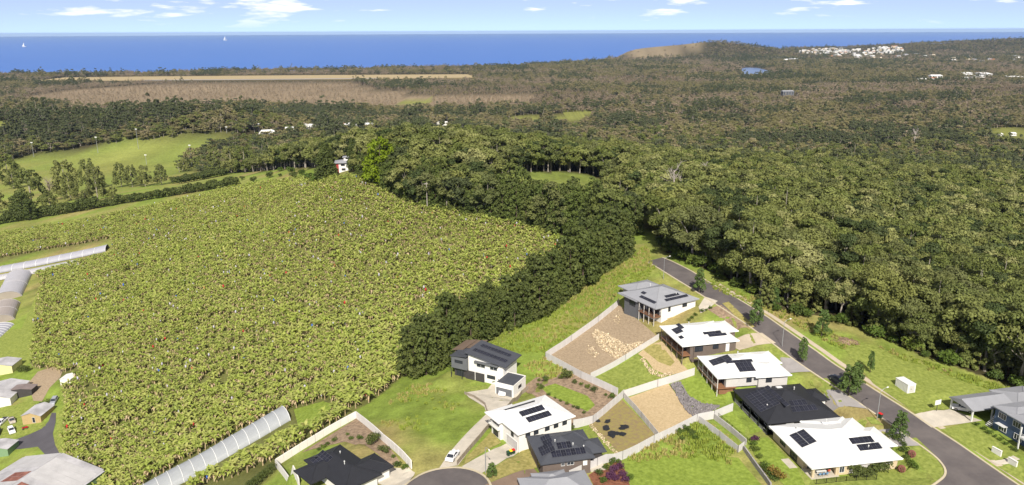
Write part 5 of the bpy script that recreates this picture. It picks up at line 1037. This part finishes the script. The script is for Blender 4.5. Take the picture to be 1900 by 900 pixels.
# ------------------------------------------------------------------ rocks
def rock_mesh(seed, m):
    rg = random.Random(seed); bm = bmesh.new(); bmesh.ops.create_icosphere(bm, subdivisions=1, radius=.5)
    for v in bm.verts: v.co *= rg.uniform(.72, 1.2); v.co.z *= .7
    me = bpy.data.meshes.new('rock'); bm.to_mesh(me); bm.free(); me.materials.append(m); return me
def rock_field(name, poly, n, lo, hi, m, label, seed=0, crest=None):
    rg = np.random.default_rng(seed); W_ = pix(poly); xs = [p[0] for p in W_]; ys = [p[1] for p in W_]; pts = []
    while len(pts) < n:
        p = (rg.uniform(min(xs), max(xs)), rg.uniform(min(ys), max(ys)))
        if inpoly([p[0]], [p[1]], W_)[0]: pts.append((p[0], p[1], float(gz(*p))+rg.uniform(0, .35)))
    return scatter(name, np.array(pts), rg.uniform(0, 6.28, (n, 3)), lo+(hi-lo)*rg.random(n)**2, rg.integers(0, 4, n), [rock_mesh(seed*10+k, m) for k in range(4)], label)
rock_field('boulder_batter', [(1098,620),(1106,612),(1130,622),(1160,640),(1192,634),(1200,642),(1150,668),(1130,660),(1112,645)], 1500, .25, .8, MT['rock_cream'], 'cream and yellow boulders tumbled down the bare lot', 1)
rock_field('loose_boulders', [(1085,645),(1100,640),(1112,655),(1108,664),(1092,658)], 45, .3, .8, MT['rock_cream'], 'loose pale boulders beside the boulder slope', 2)
rock_field('loose_boulders', [(1138,580),(1150,576),(1150,602),(1140,602)], 22, .3, .9, MT['rock_cream'], 'scattered pale boulders below the posts of the stilted house', 3)
rock_field('rock_batter', [(1244,714),(1262,709),(1278,736),(1302,750),(1336,754),(1322,764),(1290,776),(1272,762)], 1500, .3, .8, MT['rock_grey'], 'dark grey rocks covering the bank above the sandy lot', 4)
rock_field('rock_edging', [(1188,668),(1194,664),(1204,682),(1228,696),(1248,690),(1250,694),(1228,702),(1206,694)], 260, .25, .55, MT['rock_cream'], 'sandstone edging along the curved garden bed', 5)
rock_field('rock_edging', [(1092,790),(1098,788),(1126,818),(1152,846),(1147,850),(1120,822)], 200, .25, .5, MT['rock_cream'], 'sandstone edging beside the weed mat lot', 6)
wr = random.Random(8)
for k in range(16):
    cx, cy = wr.choice([(1112,780),(1118,785),(1124,782),(1146,806),(1152,809),(1138,803),(1152,788),(1158,794),(1134,812),(1128,795)]); cx += wr.uniform(-5, 5); cy += wr.uniform(-3, 3)
    drape('weed_mat', pix([(cx+wr.uniform(3, 9)*math.cos(a*.7854), cy+wr.uniform(2, 5)*math.sin(a*.7854)) for a in range(8)]), MT['weedmat'], .12+.012*k, .7)
# ------------------------------------------------------------------ street furniture
def street_light(px, py, hpx_dir, label, h=7.2):
    g = P(px, py); e = empty('street_light', g, 0, label, 'street light', 'street lights'); mb = MB(); mb.tube([(0,0,-.3),(0,0,3),(0,0,h)], [.10,.08,.055], 8); mb.build('pole', MT['steel'], e)
    d = Vector(hpx_dir).normalized(); mb = MB(); mb.tube([(0,0,h-.05),(d.x*.9,d.y*.9,h+.45),(d.x*1.9,d.y*1.9,h+.6)], [.05,.045,.04], 6); mb.build('arm', MT['steel'], e)
    mb = MB(); c = Vector((d.x*2.15, d.y*2.15, h+.58)); mb.tube([c-Vector((d.x,d.y,0))*.35, c-Vector((d.x,d.y,0))*.1, c+Vector((d.x,d.y,0))*.3], [.07,.16,.1], 8); mb.build('lamp_head', MT['white_wall'], e)
street_light(1627, 779, (.9,.43), 'street light on the kerb beside the bin with a red lid')
street_light(1451, 643, (.9,.43), 'street light on the verge between two house driveways')
street_light(1231, 518, (.9,.43), 'street light at the far end of the sealed road')
street_light(901, 878, (.4,-.9), 'street light beside the green tree at the cul-de-sac', 6.0)
def bin_(px, py, lidc, label, s=1.0):
    g = P(px, py); e = empty('wheelie_bin', g, .5, label, 'bin', 'wheelie bins'); mb = MB(); mb.add([(-.24,-.28,.08),(.24,-.28,.08),(.24,.28,.08),(-.24,.28,.08),(-.29,-.34,.98),(.29,-.34,.98),(.29,.36,.98),(-.29,.36,.98)], [(0,3,2,1),(4,5,6,7),(0,1,5,4),(1,2,6,5),(2,3,7,6),(3,0,4,7)]); mb.build('body', mat('bin_green', (.02,.05,.03), .5, .05), e)
    mb = MB(); mb.add([(-.31,-.38,.985),(.31,-.38,.985),(.31,.40,.985),(-.31,.40,.985),(-.31,-.38,1.04),(.31,-.38,1.04),(.31,.40,1.12),(-.31,.40,1.12)], [(0,3,2,1),(4,5,6,7),(0,1,5,4),(1,2,6,5),(2,3,7,6),(3,0,4,7)]); mb.build('lid', mat('bin_lid', lidc, .45, .03), e)
    for x in (-.27, .27): mb = MB(); mb.tube([(x-.03,.3,.11),(x+.03,.3,.11)], [.11,.11], 10); mb.build('wheel', MT['dark_trim'], e)
    e.scale = (s,)*3
bin_(1633, 776, (.55,.02,.02), 'green bin with red lid on the kerb by the street light', 1.15); bin_(943, 846, (.02,.07,.03), 'green lidded bin on the driveway of the white house'); bin_(948, 844, (.75,.55,.02), 'yellow lidded bin between two other bins by the white house'); bin_(953, 842, (.5,.02,.02), 'red lidded bin on the lawn edge of the white house')
# shipping container, sign, ornaments
pa, pb = P(1683,731), P(1666,719); d = pb-pa; e = empty('site_container', pa, math.atan2(d.y, d.x), 'small white container standing alone on the grass across the road', 'container'); l = max(4.2, math.hypot(d.x, d.y)); mb = MB(); mb.box(0,-2.3,.1,l,0,2.35); bevel(mb.build('body', MT['white_wall'], e), .03); mb = MB(); mb.box(-.05,-2.35,2.35,l+.05,.05,2.42); mb.build('roof', MT['frame'], e)
for i in range(9): mb = MB(); x = .3+i*(l-.6)/8; mb.box(x-.04,.0,.2,x+.04,.035,2.25); mb.build('rib', MT['frame'], e)
mb = MB(); mb.box(-.05,-1.9,.3,.0,-.5,2.1); o = mb.build('door', MT['light_wall'], e); mb = MB(); mb.box(-.09,-1.0,1.0,-.05,-.9,1.3); mb.build('handle', MT['dark_trim'], o)
g = P(1738,763); e = empty('sale_sign', g, R(20), 'white sale board on a dark post beside the carport driveway', 'sign'); mb = MB(); mb.box(-.9,-.03,1.7,.9,.03,2.9); mb.build('board', MT['frame'], e); mb = MB(); mb.box(-.06,.035,-.3,.06,.12,2.85); mb.build('post', MT['dark_trim'], e)
for px, py, lb in ((1691,848,'rust red steel ball ornament on the corner lawn among grey shrubs'),(1672,876,'rust red steel ball ornament beside the corner house wall')):
    g = P(px, py); e = empty('ball_ornament', g, 0, lb, 'ornament'); mb = MB(); n = 10
    for k in range(7):
        a = math.pi*k/7; pts = [(.75*math.cos(t)*math.cos(a), .75*math.cos(t)*math.sin(a), .8+.75*math.sin(t)) for t in [2*math.pi*j/14 for j in range(15)]]; mb.tube(pts, [.09]*15, 4, cap=False)
    mb.build('hoops', MT['rust_iron'], e); mb = MB(); mb.tube([(0,0,-.1),(0,0,.12)], [.4,.35], 10); mb.build('base', MT['rust_iron'], e)
# brush pile on the grass
g = P(1568,634); rg_ = random.Random(3); mb = MB()
for i in range(90): a = rg_.uniform(0,6.28); r = rg_.uniform(0,2.6); b = Vector((r*math.cos(a)*1.5, r*math.sin(a), rg_.uniform(.1, 1.1*(1-r/3)))); d = Vector((rg_.uniform(-1,1), rg_.uniform(-1,1), rg_.uniform(-.3,.4)))*1.1; mb.tube([b-d, b+d], [.09,.04], 4)
e = empty('brush_pile', g, 0, 'heap of cut brown branches on the grass below the bush', 'branch pile'); mb.build('branches', mat('dead_branch', (.26,.18,.12), .9, .3), e); mb = MB(); mb.add([(0,0,1.0)]+[(2.6*math.cos(t)*1.4, 2.2*math.sin(t), -.1) for t in [k*6.283/12 for k in range(12)]], [(0,1+k,1+(k+1)%12) for k in range(12)]); mb.build('leaf_litter', MT['mulch'], e)
# patio setting on the corner house patio
c, s_ = math.cos(R(10)), math.sin(R(10))
def hw(x, y): return Vector((HE[0]+x*c-y*s_, HE[1]+x*s_+y*c, 91.09))
e = empty('patio_table', hw(3.4,1.9), R(10), 'white outdoor table on the corner house patio', 'table'); mb = MB(); mb.box(-1.1,-.5,.70,1.1,.5,.75); mb.build('top', MT['frame'], e)
for x in (-.95,.95):
    for y in (-.4,.4): mb = MB(); mb.box(x-.04,y-.04,0,x+.04,y+.04,.7); mb.build('leg', MT['frame'], e)
CB = mat('chair_blue', (.12,.22,.36), .6, .05); CR2 = mat('chair_red', (.45,.08,.04), .6, .05)
for i, (x, y, m_, w_) in enumerate(((2.6,1.0,CB,'blue'),(3.4,1.0,CB,'blue'),(4.2,1.0,CB,'blue'),(5.2,1.9,CR2,'red'))):
    e = empty('patio_chair', hw(x,y), R(10), w_+' outdoor chair at the white patio table', 'chair', 'patio chairs'); mb = MB(); mb.box(-.24,-.24,.42,.24,.24,.47); mb.build('seat', m_, e); mb = MB(); mb.box(-.24,-.27,.47,.24,-.22,.92); mb.build('backrest', m_, e)
    for a in (-.2,.2):
        for b in (-.2,.2): mb = MB(); mb.box(a-.02,b-.02,0,a+.02,b+.02,.42); mb.build('leg', MT['dark_trim'], e)
# ------------------------------------------------------------------ vehicles
def car(kind, loc, rz, paint, label, name='parked_car', cat='car'):
    """body side profile swept across a rounded section, glass house, wheels, lamps; front is +x"""
    if kind == 'suv': L_, W_, prof, gl, hgt = 4.7, 1.88, [(-2.3,.45),(-2.34,.95),(-2.2,1.08),(.95,1.08),(2.1,.92),(2.33,.75),(2.34,.42)], [(-2.18,1.06),(-1.95,1.66),(.1,1.70),(.95,1.06)], 1.72
    elif kind == 'ute': L_, W_, prof, gl, hgt = 5.2, 1.88, [(-2.6,.55),(-2.62,1.05),(-.45,1.08),(.9,1.08),(2.35,.98),(2.56,.8),(2.58,.48)], [(-.55,1.06),(-.4,1.68),(.65,1.70),(1.35,1.06)], 1.72
    else: L_, W_, prof, gl, hgt = 4.6, 1.80, [(-2.25,.4),(-2.3,.85),(-2.1,.98),(-1.3,.95),(1.0,.92),(2.0,.78),(2.27,.62),(2.28,.36)], [(-1.75,.94),(-1.0,1.40),(.15,1.43),(1.15,.91)], 1.45
    e = empty(name, loc, rz, label, cat); hw_ = W_/2
    mb = MB(); n = len(prof); xs = [p[0] for p in prof]; bot = [(xs[-1],.28),(xs[0],.28)]; pr = prof+bot
    rings = [(-hw_,.88),(-hw_+.12,1.0),(hw_-.12,1.0),(hw_,.88)]; k = len(pr); V = []
    for y, s in rings:
        for x, z in pr: V.append((x*(.985 if s < 1 else 1), y, .66+(z-.66)*s))
    mb.add(V, [(r*k+i, r*k+(i+1)%k, (r+1)*k+(i+1)%k, (r+1)*k+i) for r in range(3) for i in range(k)]+[tuple(range(k))[::-1], tuple(range(3*k,4*k))]); body = mb.build('body', paint, e, None, 0, False, True); bevel(body, .05, 2)
    g4 = gl; iw = hw_-.10; tw = hw_-.26; (x0,z0),(x1,z1),(x2,z2),(x3,z3) = g4
    mb = MB(); mb.add([(x0,-iw,z0),(x3,-iw,z3),(x3,iw,z3),(x0,iw,z0),(x1,-tw,z1),(x2,-tw,z2),(x2,tw,z2),(x1,tw,z1)], [(0,3,2,1),(4,5,6,7),(0,1,5,4),(1,2,6,5),(2,3,7,6),(3,0,4,7)]); mb.build('window_glass', MT['glass'], e, None, 0, False, True)
    mb = MB(); mb.box(x1-.04,-tw-.03,z1-.02,x2+.04,tw+.03,z1+.06); bevel(mb.build('roof', paint, e), .04)
    for y in (-1,1):
        mb = MB(); mb.tube([(x1,y*(tw+.02),z1),(x0,y*(iw+.02),z0)], [.05,.05], 4); mb.tube([(x2,y*(tw+.02),z2),(x3,y*(iw+.02),z3)], [.045,.045], 4); xm = (x1+x2)/2-.1; mb.tube([(xm,y*(tw+.02),z1),(xm-.05,y*(iw+.02),z0+.02)], [.045,.045], 4); mb.build('pillars', paint, e)
        mb = MB(); mb.box(xs[-1]-.10,y*(hw_-.42)-.18,.62,xs[-1]+.005,y*(hw_-.42)+.18,.78); mb.build('headlight', MT['frame'], e)
        mb = MB(); mb.box(xs[0]-.035,y*(hw_-.3)-.14,.7,xs[0]+.06,y*(hw_-.3)+.14,.9); mb.build('tail_light', MT['bag_red'], e)
        for x in (-L_*.29, L_*.31):
            mb = MB(); mb.tube([(x,y*(hw_-.2),.34),(x,y*(hw_+.02),.34)], [.34,.34], 14); w = mb.build('wheel', MT['dark_trim'], e); mb = MB(); mb.tube([(x,y*(hw_-.05),.34),(x,y*(hw_+.035),.34)], [.2,.19], 10); mb.build('rim', MT['steel'], w)
    if kind == 'ute':
        mb = MB(); mb.box(-2.5,-hw_+.14,1.08,-.62,hw_-.14,1.12); mb.build('tray_cover', MT['dark_trim'], e)
    e.rotation_euler = (0, 0, rz); return e
WH = mat('white_paint', (.78,.78,.78), .35, .02, spec=.5); SV = mat('silver_paint', (.38,.40,.44), .35, .03, spec=.5, metal=.3); DK = mat('dark_blue_paint', (.03,.04,.07), .3, .03, spec=.5); TN = mat('tan_paint', (.42,.37,.30), .5, .08)
def heading(a, b): p, q = P(*a), P(*b); return p.lerp(q, .5), math.atan2(q.y-p.y, q.x-p.x)
def park(kind, back, front, paint, label, name='parked_car', cat='car', up=.09):
    c_, a = heading(back, front); c_.z = float(gz(c_.x, c_.y))+up; p, q = P(*back), P(*front); e = car(kind, c_, a, paint, label, name, cat); e.rotation_euler = (0, -math.atan2(q.z-p.z, math.hypot(q.x-p.x,q.y-p.y)), a); return e
park('ute', (935,719), (931,738), WH, 'white ute with dark tray cover parked outside the modern house garage', 'parked_ute', 'ute')
park('sedan', (834,858), (846,842), WH, 'white sedan parked on the driveway beside the paling fence')
park('suv', (1562,715), (1545,703), DK, 'dark blue car parked on the sealed road under a street tree')
park('suv', (1797,764), (1775,760), WH, 'white four wheel drive parked under the gabled carport', 'parked_car', 'car')
park('suv', (103,743), (98,751), SV, 'silver car parked at the end of the farm track beside the bananas', up=.06)
park('ute', (10,780), (-2,791), WH, 'white ute on the farm grass at the edge of the picture beside the tan truck', 'parked_ute', 'ute', .06)
park('ute', (20,778), (25,788), TN, 'old tan ute parked on the farm grass between the white vehicles', 'parked_ute', 'ute', .06)
park('suv', (19,796), (25,808), WH, 'white four wheel drive with roof rack parked on the farm grass near the track', 'parked_car', 'car', .06)
park('suv', (-3,800), (-6,812), DK, 'black car just showing at the left edge of the farm grass', 'parked_car', 'car', .06)
g = P(47,796); e = empty('quad_bike', g, .6, 'red quad bike standing beside the ochre farm shed', 'quad bike')
mb = MB(); mb.xprism([(-.9,.55),(-.85,.85),(-.1,.78),(.1,.95),(.35,.95),(.9,.75),(.9,.5)], -.28, .28); mb.build('body', MT['bag_red'], e, None, 0, False, True); mb = MB(); mb.box(-.7,-.16,.86,.0,.16,.98); mb.build('seat', MT['dark_trim'], e); mb = MB(); mb.tube([(.3,-.38,1.15),(.36,0,1.05),(.3,.38,1.15)], [.03]*3, 6); mb.build('handlebar', MT['dark_trim'], e)
for x in (-.65,.65):
    for y in (-.45,.45): mb = MB(); mb.tube([(x,y-.12,.28),(x,y+.12,.28)], [.28,.28], 10); mb.build('wheel', MT['dark_trim'], e)
g = P(106,897); e = empty('water_tank', Vector((g.x,g.y,g.z)), 0, 'blue grey round water tank at the corner of the packing shed', 'tank'); mb = MB(); mb.tube([(0,0,-.2),(0,0,4.6)], [1.2,1.2], 16); mb.build('body', mat('tank_blue', (.22,.30,.38), .5, .06), e); mb = MB(); mb.tube([(0,0,4.6),(0,0,4.95)], [1.2,.25], 16); mb.build('lid', mat('tank_lid', (.30,.38,.46), .5, .05), e)
# ------------------------------------------------------------------ street trees and gardens
ST = [proto('dense', s, MT['street'], MT['dark_bark'], H=8., per=44, leaf=.42, wide=.27, cone=.55, n=32, low=.22) for s in (201, 202, 203)]
for bx, by, ty, wd, lb in ((1297,544,497,1.0,'dense street tree beside the top house driveway'),(1402,607,553,1.0,'dense dark street tree on the verge above the tan driveway'),(1488,673,625,.9,'street tree on the verge beside the pale clad house'),(1574,735,676,1.25,'street tree shading the parked dark car'),(1588,722,672,1.1,'street tree growing close behind the parked dark car'),(1668,812,762,1.2,'street tree on the verge of the corner house'),
    (1524,626,573,1.1,'light green young tree beside the branch pile'),(1614,692,650,.7,'thin young tree on the grass across the road'),(1437,570,532,1.0,'round dark tree standing in front of the bush')):
    g, hh = tall(bx, by, ty); place_tree('street_tree', ST[bx % 3], g, hh/8*wd*.92, bx, lb, 'tree', 'street trees', hh/7.6)
g, hh = tall(913, 887, 857); place_tree('garden_tree', ST[1], g, hh/8*1.2, 1, 'small yellow green tree beside the cul-de-sac light pole', 'tree', None, hh/7.8)
def shrubs(spots, mk, label, group, lo=.5, hi=1.0, H=1.9, wide=.55, cat='shrub', name='garden_shrub', leaf=.24, per=44):
    ms = [proto('shrub', 300+k+len(label), MT[mk], MT['dark_bark'], H=H, per=per, leaf=leaf, n=9, wide=wide) for k in range(2)]
    for i, (x, y) in enumerate(spots): place_tree(name, ms[i % 2], P(x, y), rng.uniform(lo, hi), rng.uniform(0, 6.28), label, cat, group)
shrubs([(1052,703)], 'belt', 'large round dark shrub in the planted garden above the white house', None, 1.6, 1.7)
shrubs([(1040,704),(1066,712),(998,716),(1004,722),(1012,708),(1000,708),(1090,722),(1102,727),(1124,735),(1136,740),(1078,716)], 'shrub', 'small green shrub in the mulch garden above the white house', 'shrubs of the mulch garden', .4, 1.0)
shrubs([(1018,735),(1030,740),(1040,746),(1052,752),(1064,757),(1072,760),(1084,768)], 'shrub', 'low planting along the lower edge of the mulch garden lawn', 'low edging plants', .35, .6)
shrubs([(1138,876),(1150,872),(1142,892),(1156,886),(1132,888),(1160,896)], 'purple', 'purple flowering shrub on the red mulch bed', 'purple shrubs', .8, 1.15)
shrubs([(1112,882),(1124,872),(1136,862),(1148,860),(1168,892),(1120,896)], 'shrub', 'round green shrub among the purple ones on red mulch', 'green shrubs on red mulch', .6, .95)
shrubs([(690,826),(696,820),(707,838),(715,842)], 'belt', 'dark green bush in the walled garden behind the black roof', 'dark walled garden bushes', .8, 1.5)
shrubs([(645,808),(652,816),(668,816),(608,826),(600,832),(592,836),(620,820),(738,866),(748,872),(753,868),(730,850)], 'shrub', 'small green plant in the walled garden bed', 'walled garden plants', .4, .85)
shrubs([(1410,852),(1418,868),(1426,880),(1402,838),(1398,828),(1434,890)], 'shrub', 'mixed green shrub along the stone wall by the corner house lawn', 'shrubs by the stone wall', .7, 1.2)
shrubs([(1436,884),(1446,890)], 'rustleaf', 'golden brown shrub at the end of the corner house lawn', 'golden shrubs', 1.1, 1.4)
shrubs([(1400,818)], 'purple', 'dark red leaved shrub behind the stone wall', None, .9, 1.0)
shrubs([(1612,884),(1625,880),(1600,886),(1640,876),(1590,884)], 'belt', 'bushy green shrub against the corner house front wall', 'corner house front shrubs', 1.0, 1.6)
shrubs([(1668,820),(1676,828),(1660,815),(1682,852),(1690,862),(1676,840),(1652,812),(1696,870)], 'shrub', 'grey green shrub in the side bed of the corner house', 'corner house side shrubs', .5, 1.1)
shrubs([(1836,806),(1846,812),(1856,818),(1866,826),(1876,832),(1884,838),(1826,798),(1812,790)], 'shrub', 'low shrub in the bed along the blue house', 'blue house bed shrubs', .35, .7)
shrubs([(1302,580),(1310,577),(1318,574),(1290,586),(1284,592),(1278,596)], 'shrub', 'clipped shrub beside the white wall of the stilted house', 'shrubs by the stilted house', .5, .8)
shrubs([(1062,797),(1052,800),(1044,803)], 'belt', 'upright dark shrub at the rear wall of the white house', 'shrubs behind the white house', .55, .7)
shrubs([(1262,806),(1274,800),(1284,808),(1266,818),(1290,816)], 'shrub', 'wild green bush in the overgrown patch behind the long pale fence', 'overgrown patch bushes', .6, 1.2)
shrubs([(1310,786),(1322,796),(1334,806),(1346,815),(1356,822)], 'hay', 'yellow green grass clump between the two retaining fences', 'clumps between the fences', .5, .9)
shrubs([(918,712),(930,705)], 'shrub', 'small shrub by the front door of the modern house', 'modern house shrubs', .5, .7)
shrubs([(38,690),(44,688),(50,690)], 'belt', 'dark bush against the cream farm shed', 'bushes by the cream shed', 1.3, 1.8)
shrubs([(80,682),(88,680),(84,762),(80,755),(92,750)], 'belt', 'dark green bush beside the cleared farm ground', 'bushes on the farm', .8, 1.4)
for p in along([(462,912),(508,874)], 1.6, 0, .2): place_tree('clipped_hedge', proto('shrub', 333, MT['belt'], MT['dark_bark'], H=2.6, per=60, leaf=.25, n=12, wide=.5), G(p.x, p.y), 1.0, 0, 'dense clipped hedge bush outside the white garden wall', 'hedge', 'clipped hedge by the garden wall')
# weeds on the vacant lot
shrubs([(775,745),(790,750),(802,742),(815,748),(828,752),(840,758),(806,760),(790,736),(760,742),(770,730),(850,752),(822,738)], 'grasstuft', 'bushy weed clump on the vacant grass lot', 'weeds on the vacant lot', .35, .65, 1.2, .8)
# ------------------------------------------------------------------ poles, field, far buildings
g = P(793,392); e = empty('power_pole', g, .5, 'timber power pole with crossarm at the top of the plantation', 'power pole'); _, hh = tall(793,392,338); mb = MB(); mb.tube([(0,0,-.5),(0,0,hh)], [.2,.13], 8); mb.build('pole', MT['deadwood'], e); mb = MB(); mb.box(-1.4,-.08,hh-.9,1.4,.08,hh-.7); o = mb.build('crossarm', MT['deadwood'], e)
for x in (-1.2,-.4,.4,1.2): mb = MB(); mb.tube([(x,0,hh-.7),(x,0,hh-.45)], [.07,.05], 6); mb.build('insulator', MT['frame'], o)
for px, py, ty, lb in ((63,291,265,'tall field light at the low end of the playing field'),(182,284,255,'tall field light with white head along the near playing field edge'),(257,276,240,'tallest field light on the far side of the playing field'),(272,305,288,'slim field light standing in the middle of the field'),(356,308,270,'field light in front of the dark hedge'),(421,247,236,'short field light at the top corner of the field'),(481,247,230,'field light beside the white clubhouse')):
    g, hh = tall(px, py, ty); e = empty('field_light', g, 0, lb, 'field light', 'playing field lights'); mb = MB(); mb.tube([(0,0,-.5),(0,0,hh)], [.32,.2], 6); mb.build('pole', MT['steel'], e); mb = MB(); mb.box(-1.5,-.2,hh-.2,1.5,.2,hh+.9); mb.build('lamp_bank', MT['frame'], e)
def gable_house(w, d, he, rise, wm, rm, hip=.3):
    mb = MB(); mb.box(0-w/2,-d/2,-2,w/2,d/2,he,0); i = hip*w/2; o = .5
    mb.add([(-w/2-o,-d/2-o,he),(w/2+o,-d/2-o,he),(w/2+o,d/2+o,he),(-w/2-o,d/2+o,he),(-w/2+i,0,he+rise),(w/2-i,0,he+rise)], [(0,1,5,4),(1,2,5),(2,3,4,5),(3,0,4),(3,2,1,0)], 1)
    for k in range(4): x = -w/2+w*(k+.5)/4; mb.box(x-.8,-d/2-.06,.9,x+.8,-d/2+.05,he-.6,2)
    return mb.mesh('town_house', [wm, rm, MT['glass']])
TW = [gable_house(15,11,5.5,2.6,MT['white_wall'],MT['white_roof']), gable_house(18,12,6.5,2.6,MT['white_wall'],MT['grey_roof']), gable_house(14,10,5,2.6,MT['white_wall'],mat('terracotta', (.40,.17,.09), .8, .1)), gable_house(22,14,9,2,MT['white_wall'],MT['white_roof'],.1), gable_house(14,11,5,2.6,MT['cream_brick'],mat('cream_roof', (.58,.50,.38), .7, .06))]
def town(poly, n, label, group, sl=1.0, name='town_house', cat='house', kinds=(0,1,2,3,4), zsl=1.0):
    k = 0; xs = [p[0] for p in poly]; ys = [p[1] for p in poly]
    while k < n:
        px, py = rng.uniform(min(xs), max(xs)), rng.uniform(min(ys), max(ys))
        if not inpoly([px], [py], poly)[0]: continue
        g = P(px, py); k += 1
        if g.z < 1: continue
        g.z += 2.5; f_ = rng.uniform(.9, 1.5)*sl; tag(put(name, TW[int(rng.choice(kinds))], None, g, rng.uniform(-.6, .6), (f_, f_, f_*zsl)), label, cat, group)
town([(1478,98),(1500,93),(1560,90),(1600,95),(1560,101),(1500,102)], 70, 'tiny white house in the seaside town beside the sea', 'seaside town by the water', 1.0)
town([(1600,96),(1620,90),(1660,87),(1680,94),(1650,102),(1600,103)], 70, 'tiny white house on the rise of the seaside town', 'seaside town on the rise', 1.0)
town([(1540,101),(1720,98),(1740,106),(1620,112),(1540,108)], 30, 'tiny house among trees inland of the seaside town', 'houses inland of the town', 1.2)
town([(1740,108),(1900,104),(1900,116),(1780,118)], 24, 'tiny house in the suburb under the far wooded hill', 'suburb below the far hill', 1.1, kinds=(0,2,4,1))
town([(1440,110),(1510,112),(1500,118),(1450,116)], 4, 'lone pale house in the forest below the headland', 'lone houses below the headland', 1.2)
town([(1780,139),(1842,138),(1842,147),(1790,148)], 7, 'large white warehouse roof in the forest on the plain', 'warehouses on the plain', 2.2, 'warehouse', 'warehouse', (0,), .4)
town([(1856,144),(1900,143),(1900,150),(1860,151)], 4, 'white industrial roof beyond the warehouses', 'industrial roofs', 2.0, 'warehouse', 'warehouse', (0,), .4)
town([(1700,149),(1745,150),(1740,156),(1705,156)], 6, 'small white roof among trees before the warehouses', 'roofs before the warehouses', 1.2)
town([(630,238),(690,234),(700,240),(640,248)], 12, 'pale roof in the estate at the foot of the wooded hill', 'estate below the wooded hill', .7)
town([(520,243),(600,242),(610,248),(530,250)], 10, 'low building beside the road behind the playing field', 'buildings behind the playing field', .62)
town([(790,232),(830,230),(832,236),(795,238)], 4, 'pale roof at the green clearing beyond the shelter trees', 'roofs at the clearing', .55)
town([(1850,250),(1890,250),(1890,256),(1855,257)], 2, 'white caravan beside the forest clearing', 'caravans at the clearing', .4, 'caravan', 'caravan', (0,3))
g = P(497,252); tag(put('clubhouse', gable_house(26,16,4,5.5,MT['white_wall'],MT['white_roof'],.35), None, g, .3), 'large white peaked clubhouse at the top of the playing field', 'clubhouse')
g = P(1460,183); tag(put('grey_hall', gable_house(30,14,9,2.5,MT['grey_wall'],MT['grey_roof'],.1), None, g+Vector((0,0,10)), .1), 'grey roofed hall standing out of the forest on the plain', 'building')
for px, py, lb in ((45,87,'small white sailing boat on the sea towards the runway end'),(418,75,'small white sailing boat far out near the horizon')):
    d = ray(px, py); t_ = CZ/-d[2]; g = Vector((d[0]*t_, d[1]*t_, 0)); sz = t_/1400*3.2; e = empty('sailing_boat', g, .4, lb, 'boat', 'boats at sea'); mb = MB(); mb.add([(-1,-.25,0),(.7,-.25,0),(1.1,0,.1),(.7,.25,0),(-1,.25,0),(-1.05,-.3,.3),(.75,-.3,.3),(1.3,0,.38),(.75,.3,.3),(-1.05,.3,.3)], [(0,1,6,5),(1,2,7,6),(2,3,8,7),(3,4,9,8),(4,0,5,9),(5,6,7,8,9),(4,3,2,1,0)]); mb.build('hull', MT['frame'], e); mb = MB(); mb.add([(.1,-.03,.4),(.1,.03,.4),(-.95,.03,.45),(.1,0,2.4)], [(0,1,2),(0,3,1),(1,3,2),(2,3,0)]); mb.build('sail', MT['frame'], e); e.scale = (sz,)*3
# ------------------------------------------------------------------ the air
hm = bpy.data.materials.new('air_haze'); hm.use_nodes = True; t = hm.node_tree; t.nodes.clear()
pv = N(t, 'ShaderNodeVolumePrincipled'); pv.inputs['Color'].default_value = (.50,.68,.95,1); pv.inputs['Density'].default_value = 2.2e-5; pv.inputs['Anisotropy'].default_value = 0.0
ho = N(t, 'ShaderNodeOutputMaterial'); L(t, pv.outputs[0], ho.inputs['Volume'])
mb = MB(); mb.box(-56000,-56000,-14.0,56000,56000,190.0); hz = mb.build('haze', hm, None, (0,0,0)); tag(hz, 'thin blue sea haze over the whole view', kind='stuff')
